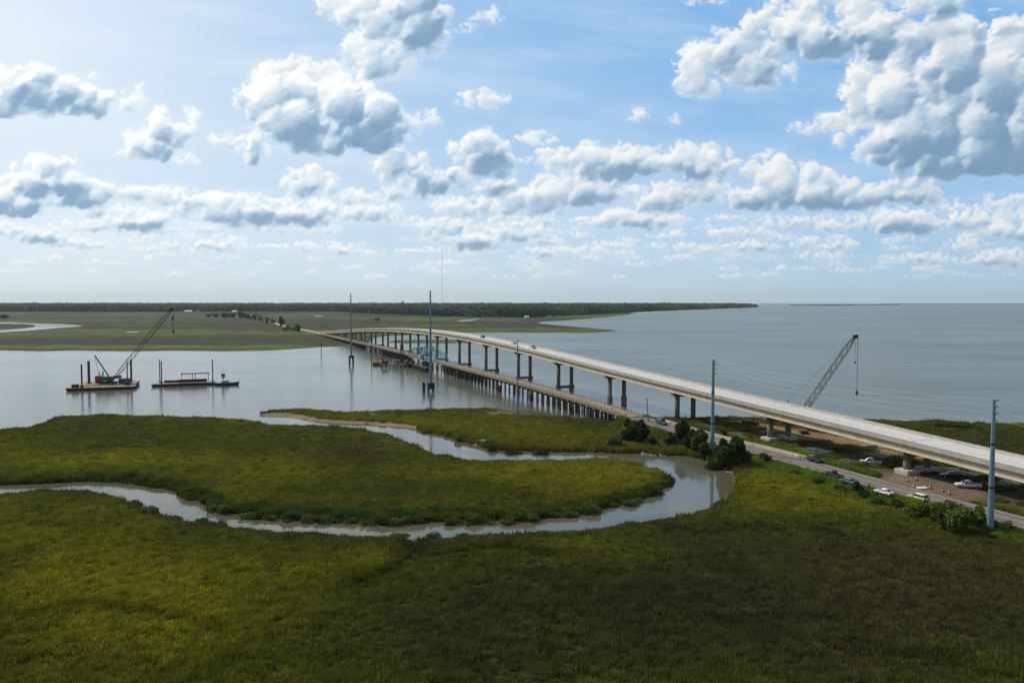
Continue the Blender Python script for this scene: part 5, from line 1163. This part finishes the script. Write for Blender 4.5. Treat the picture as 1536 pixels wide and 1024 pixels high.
def vehicle(name, label, cat, style, pm, x, y, z, az, group=None):
    q = SHAPES[style]; T = thing(name, label, cat, (x, y, z), az, group); W = q['W']; r = q['r']
    b = MB(); b.loft([sect(bx, zb + .05, zt, hw) for bx, zb, zt, hw in q['body']])
    if style == 'pickup':
        b = MB(); b.loft([sect(bx, zb + .05, zt - (.55 if bx < -.75 and bx > -2.82 else 0), hw) for bx, zb, zt, hw in [(-.8, .48, 1.7, .98)] + [v for v in q['body'] if v[0] > -.5]])
        b.loft([sect(bx, .53, .66, .96) for bx in (-2.84, -.82)])
        for s_ in (-1, 1): b.bevel_box((-1.84, s_ * .91, .9), (2.0, .12, .5), .03)
        b.bevel_box((-2.8, 0, .9), (.1, 1.9, .5), .03)
    body = b.build("body", pm, T)
    c = q['cab']; b = MB()
    b.loft([[(cx, -hw, z0), (cx, hw, z0), (cx + dx, hw2, z1), (cx + dx, -hw2, z1)] for cx, dx, hw, hw2, z0, z1 in ((c[0][0], c[1][0] - c[0][0], c[0][2], c[1][2], c[0][1], c[1][1] - .05), (c[3][0], c[2][0] - c[3][0], c[3][2], c[2][2], c[3][1], c[2][1] - .05))]); b.build("window", glass_mat(), T)
    b = MB(); b.loft([[(c[1][0] - .03, -c[1][2] - .02, c[1][1] - .06), (c[1][0] - .03, c[1][2] + .02, c[1][1] - .06), (c[1][0] + .08, c[1][2] - .06, c[1][1] + .02), (c[1][0] + .08, -c[1][2] + .06, c[1][1] + .02)],
                      [(c[2][0] + .03, -c[2][2] - .02, c[2][1] - .06), (c[2][0] + .03, c[2][2] + .02, c[2][1] - .06), (c[2][0] - .08, c[2][2] - .06, c[2][1] + .02), (c[2][0] - .08, -c[2][2] + .06, c[2][1] + .02)]])
    rf = b.build("roof", pm, T)
    b = MB()
    for s_ in (-1, 1):
        for (p0, p1) in ((c[0], c[1]), (c[3], c[2])): b.tube((p0[0], s_ * p0[2], p0[1]), (p1[0], s_ * p1[2], p1[1] - .04), .07, .06, 5)
        for px in q['pill']: b.tube((px, s_ * c[0][2], c[0][1]), (px, s_ * c[1][2], c[1][1] - .04), .06, .05, 5)
    b.build("pillar", pm, rf)
    for sx in (-1, 1):
        for s_ in (-1, 1):
            b = MB(); X = sx * q['wx']; yo = s_ * (W - .09)
            rg = [[(X + rr * math.cos(a), yo + dy, r + rr * math.sin(a)) for a in [k * math.pi / 9 for k in range(18)]] for rr, dy in ((r * .8, -.12), (r, -.09), (r, .09), (r * .8, .12))]; b.loft(rg); w = b.build("wheel", M_TYRE, T)
            b = MB(); b.tube((X, yo + s_ * .05, r), (X, yo + s_ * .135, r), r * .62, r * .55, 12); b.build("rim", M_RIM, w)
    L2 = q['L'] / 2; zl = q['body'][-2][2] - .06
    for s_ in (-1, 1):
        b = MB(); b.bevel_box((q['body'][-2][0] + .0, s_ * (q['body'][-2][3] - .2), zl - .05), (.16, .36, .15), .03); b.build("headlight", M_HEADL, T)
        b = MB(); b.bevel_box((q['body'][1][0] - .06, s_ * (W - .14), .86), (.14, .18, .34), .03); b.build("taillight", M_TAIL, T)
        b = MB(); b.bevel_box((c[3][0] - .25, s_ * (W + .1), c[3][1] + .06), (.14, .2, .15), .03); b.build("mirror", pm, T)
    for sx, xx in ((1, q['body'][-1][0]), (-1, q['body'][0][0])):
        b = MB(); b.bevel_box((xx + sx * .03, 0, .48), (.16, W * 1.6, .2), .04); b.build("bumper", M_TRIM, T)
    return T
RA = lambda y: math.atan2(*(np.array([np.interp(y + 3, ROAD[::-1, 1], ROAD[::-1, 0]) - np.interp(y - 3, ROAD[::-1, 1], ROAD[::-1, 0]), 6.0])[::-1]))   # heading up the road towards the bridge
def onroad(px, py, z=2.1): x, y = at(px, py, z); return x, y
def on_road_z(x, y): return float(line_d(np.array([x]), np.array([y]), ROAD)[1][0]) + .065
def road_car(name, label, cat, style, pm, px, py, flip=False):
    x, y = onroad(px, py); vehicle(name, label, cat, style, pm, x, y, on_road_z(x, y), RA(y) + (math.pi if flip else 0), "vehicles on the near road")
W_WHITE = paint('white_car_paint', s2l(226, 226, 222)); W_BEIGE = paint('beige_car_paint', s2l(206, 192, 148)); W_BLACK = paint('black_car_paint', s2l(26, 28, 32)); W_GREEN = paint('dark_green_paint', s2l(34, 46, 40)); W_BLUE = paint('light_blue_paint', s2l(58, 98, 118)); W_GREY = paint('dark_grey_paint', s2l(70, 74, 78)); W_SILV = paint('silver_paint', s2l(186, 190, 192))
road_car("parked_car", "white sedan on the near road left of the beige car", "car", 'sedan', W_WHITE, 1326, 741)
road_car("parked_car", "beige boxy family car on the near road, closest to the viewer", "car", 'suv', W_BEIGE, 1377, 750)
road_car("parked_car", "black car driving on the far lane beside the concrete barrier", "car", 'suv', W_BLACK, 1222, 693, True)
road_car("pickup_truck", "dark green pickup on the near edge of the road left of the blue car", "pickup", 'pickup', W_GREEN, 1249, 716)
road_car("parked_car", "blue car half hidden by a compact bush on the road edge", "car", 'sedan', W_BLUE, 1273, 725)
x, y = at(983, 645, 4.2); vehicle("parked_car", "dark car at the end of the old bridge by the leaning wooden pole", "car", 'suv', W_GREY, 52.5, 276.5, on_road_z(52.5, 276.5), RA(275) + math.pi, "vehicles on the near road")
def pad_car(name, label, cat, style, pm, px, py, az):
    x, y = at(px, py, 1.6); vehicle(name, label, cat, style, pm, x, y, GZ_(x, y) + .02, az, "vehicles parked under the new bridge")
pad_car("pickup_truck", "white pickup parked in the shade under the near end of the new bridge", "pickup", 'pickup', W_WHITE, 1452, 731, R(165))
pad_car("pickup_truck", "dark pickup parked under the new bridge behind the white pickup", "pickup", 'pickup', W_BLACK, 1428, 717, R(160))
pad_car("pickup_truck", "silver pickup in the bridge shadow left of the round columns", "pickup", 'pickup', W_SILV, 1306, 696, R(150))
def deck_car(label, px, py, off, pm, style, flip):
    best = min(np.arange(0, 12 * SPAN, 1.0), key=lambda s: abs(to_view(*NB(s, off), float(zbot(s)) + 2.9)[0] - px))
    x, y = NB(best, off); dzds = float(zbot(best + 5) - zbot(best - 5)) / 10
    t = vehicle("car_on_bridge", label, "car", style, pm, x, y, float(zbot(best)) + 2.5, math.atan2(.9255, -.379) + (math.pi if flip else 0), "cars crossing the new bridge")
    t.rotation_euler = (0, -math.atan(dzds) * (-1 if flip else 1), t.rotation_euler[2])
deck_car("farthest of the three cars crossing the new bridge, grey", 724, 501, 5.6, W_GREY, 'suv', False)
deck_car("white car in the middle of the three crossing the new bridge", 770, 511, 5.6, W_WHITE, 'suv', False)
deck_car("nearest of the three cars crossing the new bridge, silver and dark", 799, 517, 5.6, W_SILV, 'pickup', False)
x, y = at(462, 496, 3.5); vehicle("van_on_causeway", "tiny white van at the far end of the old bridge", "van", 'pickup', W_WHITE, *OB(1150, 1.5), 2.95, math.atan2(.9343, -.3564))
# ---------------------------------------------------------------- road works
M_ORG = mat('orange_plastic', s2l(204, 86, 44), .5, var=.12); M_BWH = mat('white_band', s2l(225, 225, 220), .4, var=.06)
def barrel(label, px, py):
    x, y = at(px, py, 1.7); T = thing("traffic_barrel", label, "traffic barrel", (x, y, GZ_(x, y)), 0, "orange barrels at the road works")
    b = MB(); b.lathe((0, 0, 0), [(.30, .1), (.29, .45), (.27, .46), (.26, .8), (.23, .82), (.22, 1.05), (.16, 1.1)], 14); b.build("drum", M_ORG, T)
    for z, r0 in ((.30, .30), (.62, .27)): b = MB(); b.lathe((0, 0, z), [(r0 + .012, 0), (r0 + .01, .13)], 14); b.build("reflective_band", M_BWH, T)
    b = MB(); b.lathe((0, 0, 0), [(.46, 0), (.46, .08), (.3, .1)], 12); b.build("rubber_base", M_TYRE, T)
for px, py, lb in ((1361, 721, "orange barrel against the right side of the column footing"), (1374.5, 719, "orange barrel just behind and right of the one at the footing"), (1371.5, 731.5, "orange barrel left of the white slab on the gravel"), (1395.5, 731.5, "orange barrel right of the white slab on the gravel"),
 (1414, 736, "orange barrel where the gravel patch meets the road"), (1474, 727, "left of the paired orange barrels behind the white pickup"), (1480, 728, "right of the paired orange barrels behind the white pickup"), (1424, 739.5, "yellowish orange barrel lying nearest the road edge"), (1500, 724, "orange barrel deep in the shade under the near end of the bridge")):
    barrel(lb, px, py)
x, y = at(1383, 731, 1.7); T = thing("concrete_slab", "flat white slab lying on the gravel between two orange barrels", "slab", (x, y, GZ_(x, y)), math.atan2(.9255, -.379) + 1.4)
b = MB(); b.bevel_box((0, 0, .2), (2.6, 1.3, .3), .04); b.build("slab", mat('fresh_white_concrete', s2l(226, 226, 222), .8, var=.05), T); b = MB(); b.box((0, -.4, .03), (2.2, .15, .06)); b.box((0, .4, .03), (2.2, .15, .06)); b.build("skid", M_TIMBER, T)
x, y = at(1143, 691, 2.0); T = thing("road_sign", "small dark backed sign on two posts at the near edge of the road", "sign", (x, y, GZ_(x, y)), RA(y) + math.pi / 2)
b = MB(); b.bevel_box((0, 0, 2.5), (1.9, .06, 1.0), .01); b.build("panel", mat('sign_back_metal', s2l(108, 108, 106), .5, .5, .1), T)
for s_ in (-.6, .6): b = MB(); b.tube((s_, .06, 0), (s_, .06, 2.9), .05, n=6); b.build("post", M_DARK, T)
for k, (s, off, lb, c_) in enumerate(((30, 18, "stack of formwork panels on the sand behind the second column pair", M_OLDDECK), (60, 20, "timber mat stack on the sand near the crane", M_RUST), (82, 15, "brown crane mat pile beyond the bridge by the shore", M_RUST))):
    x, y = NB(s, off); T = thing("timber_mat_stack", lb, "timber stack", (x, y, GZ_(x, y)), .4 + k)
    for z in range(3): b = MB(); b.bevel_box((0, .1 * z, .25 + z * .42), (6.0 - .3 * z, 2.6, .34), .04); b.build("timber_mat", c_, T)
x, y = at(1230, 675, 1.7); T = thing("tarpaulin", "light blue tarpaulin spread on the ground in front of the bridge shadow", "tarpaulin", (x, y, GZ_(x, y)), math.atan2(.9255, -.379))
r = random.Random(4); n_ = 14; V = []; F_ = []
for i in range(n_):
    for j in range(6): V.append((-4.6 + 9.2 * i / (n_ - 1) + r.uniform(-.2, .2), -1.3 + 2.6 * j / 5 + r.uniform(-.15, .15), .22 + r.uniform(0, .22)))
for i in range(n_ - 1):
    for j in range(5): a = i * 6 + j; F_.append((a, a + 6, a + 7, a + 1))
b = MB(); b.add(V, F_); b.build("sheet", mat('blue_tarp', s2l(140, 176, 206), .6, var=.12), T)
b = MB()
for i in range(5): b.lathe((-4 + 2 * i, -1.2, .3), [(.25, -.2), (.3, 0), (.2, .2)], 7)
b.build("sandbag", MATS['timber_barge_deck'], T)
# ---------------------------------------------------------------- the air: one box of thin even haze round everything
def haze_box():
    x0, x1, y0, y1, z0, z1 = -31000, 31000, -500, 31500, -4.5, 345
    b = MB(); b.box(((x0 + x1) / 2, (y0 + y1) / 2, (z0 + z1) / 2), (x1 - x0, y1 - y0, z1 - z0))
    M = bpy.data.materials.new("thin_haze"); M.use_nodes = True; t = M.node_tree; t.nodes.remove(t.nodes['Principled BSDF'])
    v = t.nodes.new('ShaderNodeVolumePrincipled'); v.inputs['Color'].default_value = (.80, .92, .97, 1); v.inputs['Density'].default_value = 2.4e-5; v.inputs['Anisotropy'].default_value = 0.2
    t.links.new(v.outputs[0], t.nodes['Material Output'].inputs['Volume'])
    o = b.build("haze", M); tag(o, "thin pale blue haze over the estuary", "haze", kind='stuff')
haze_box()
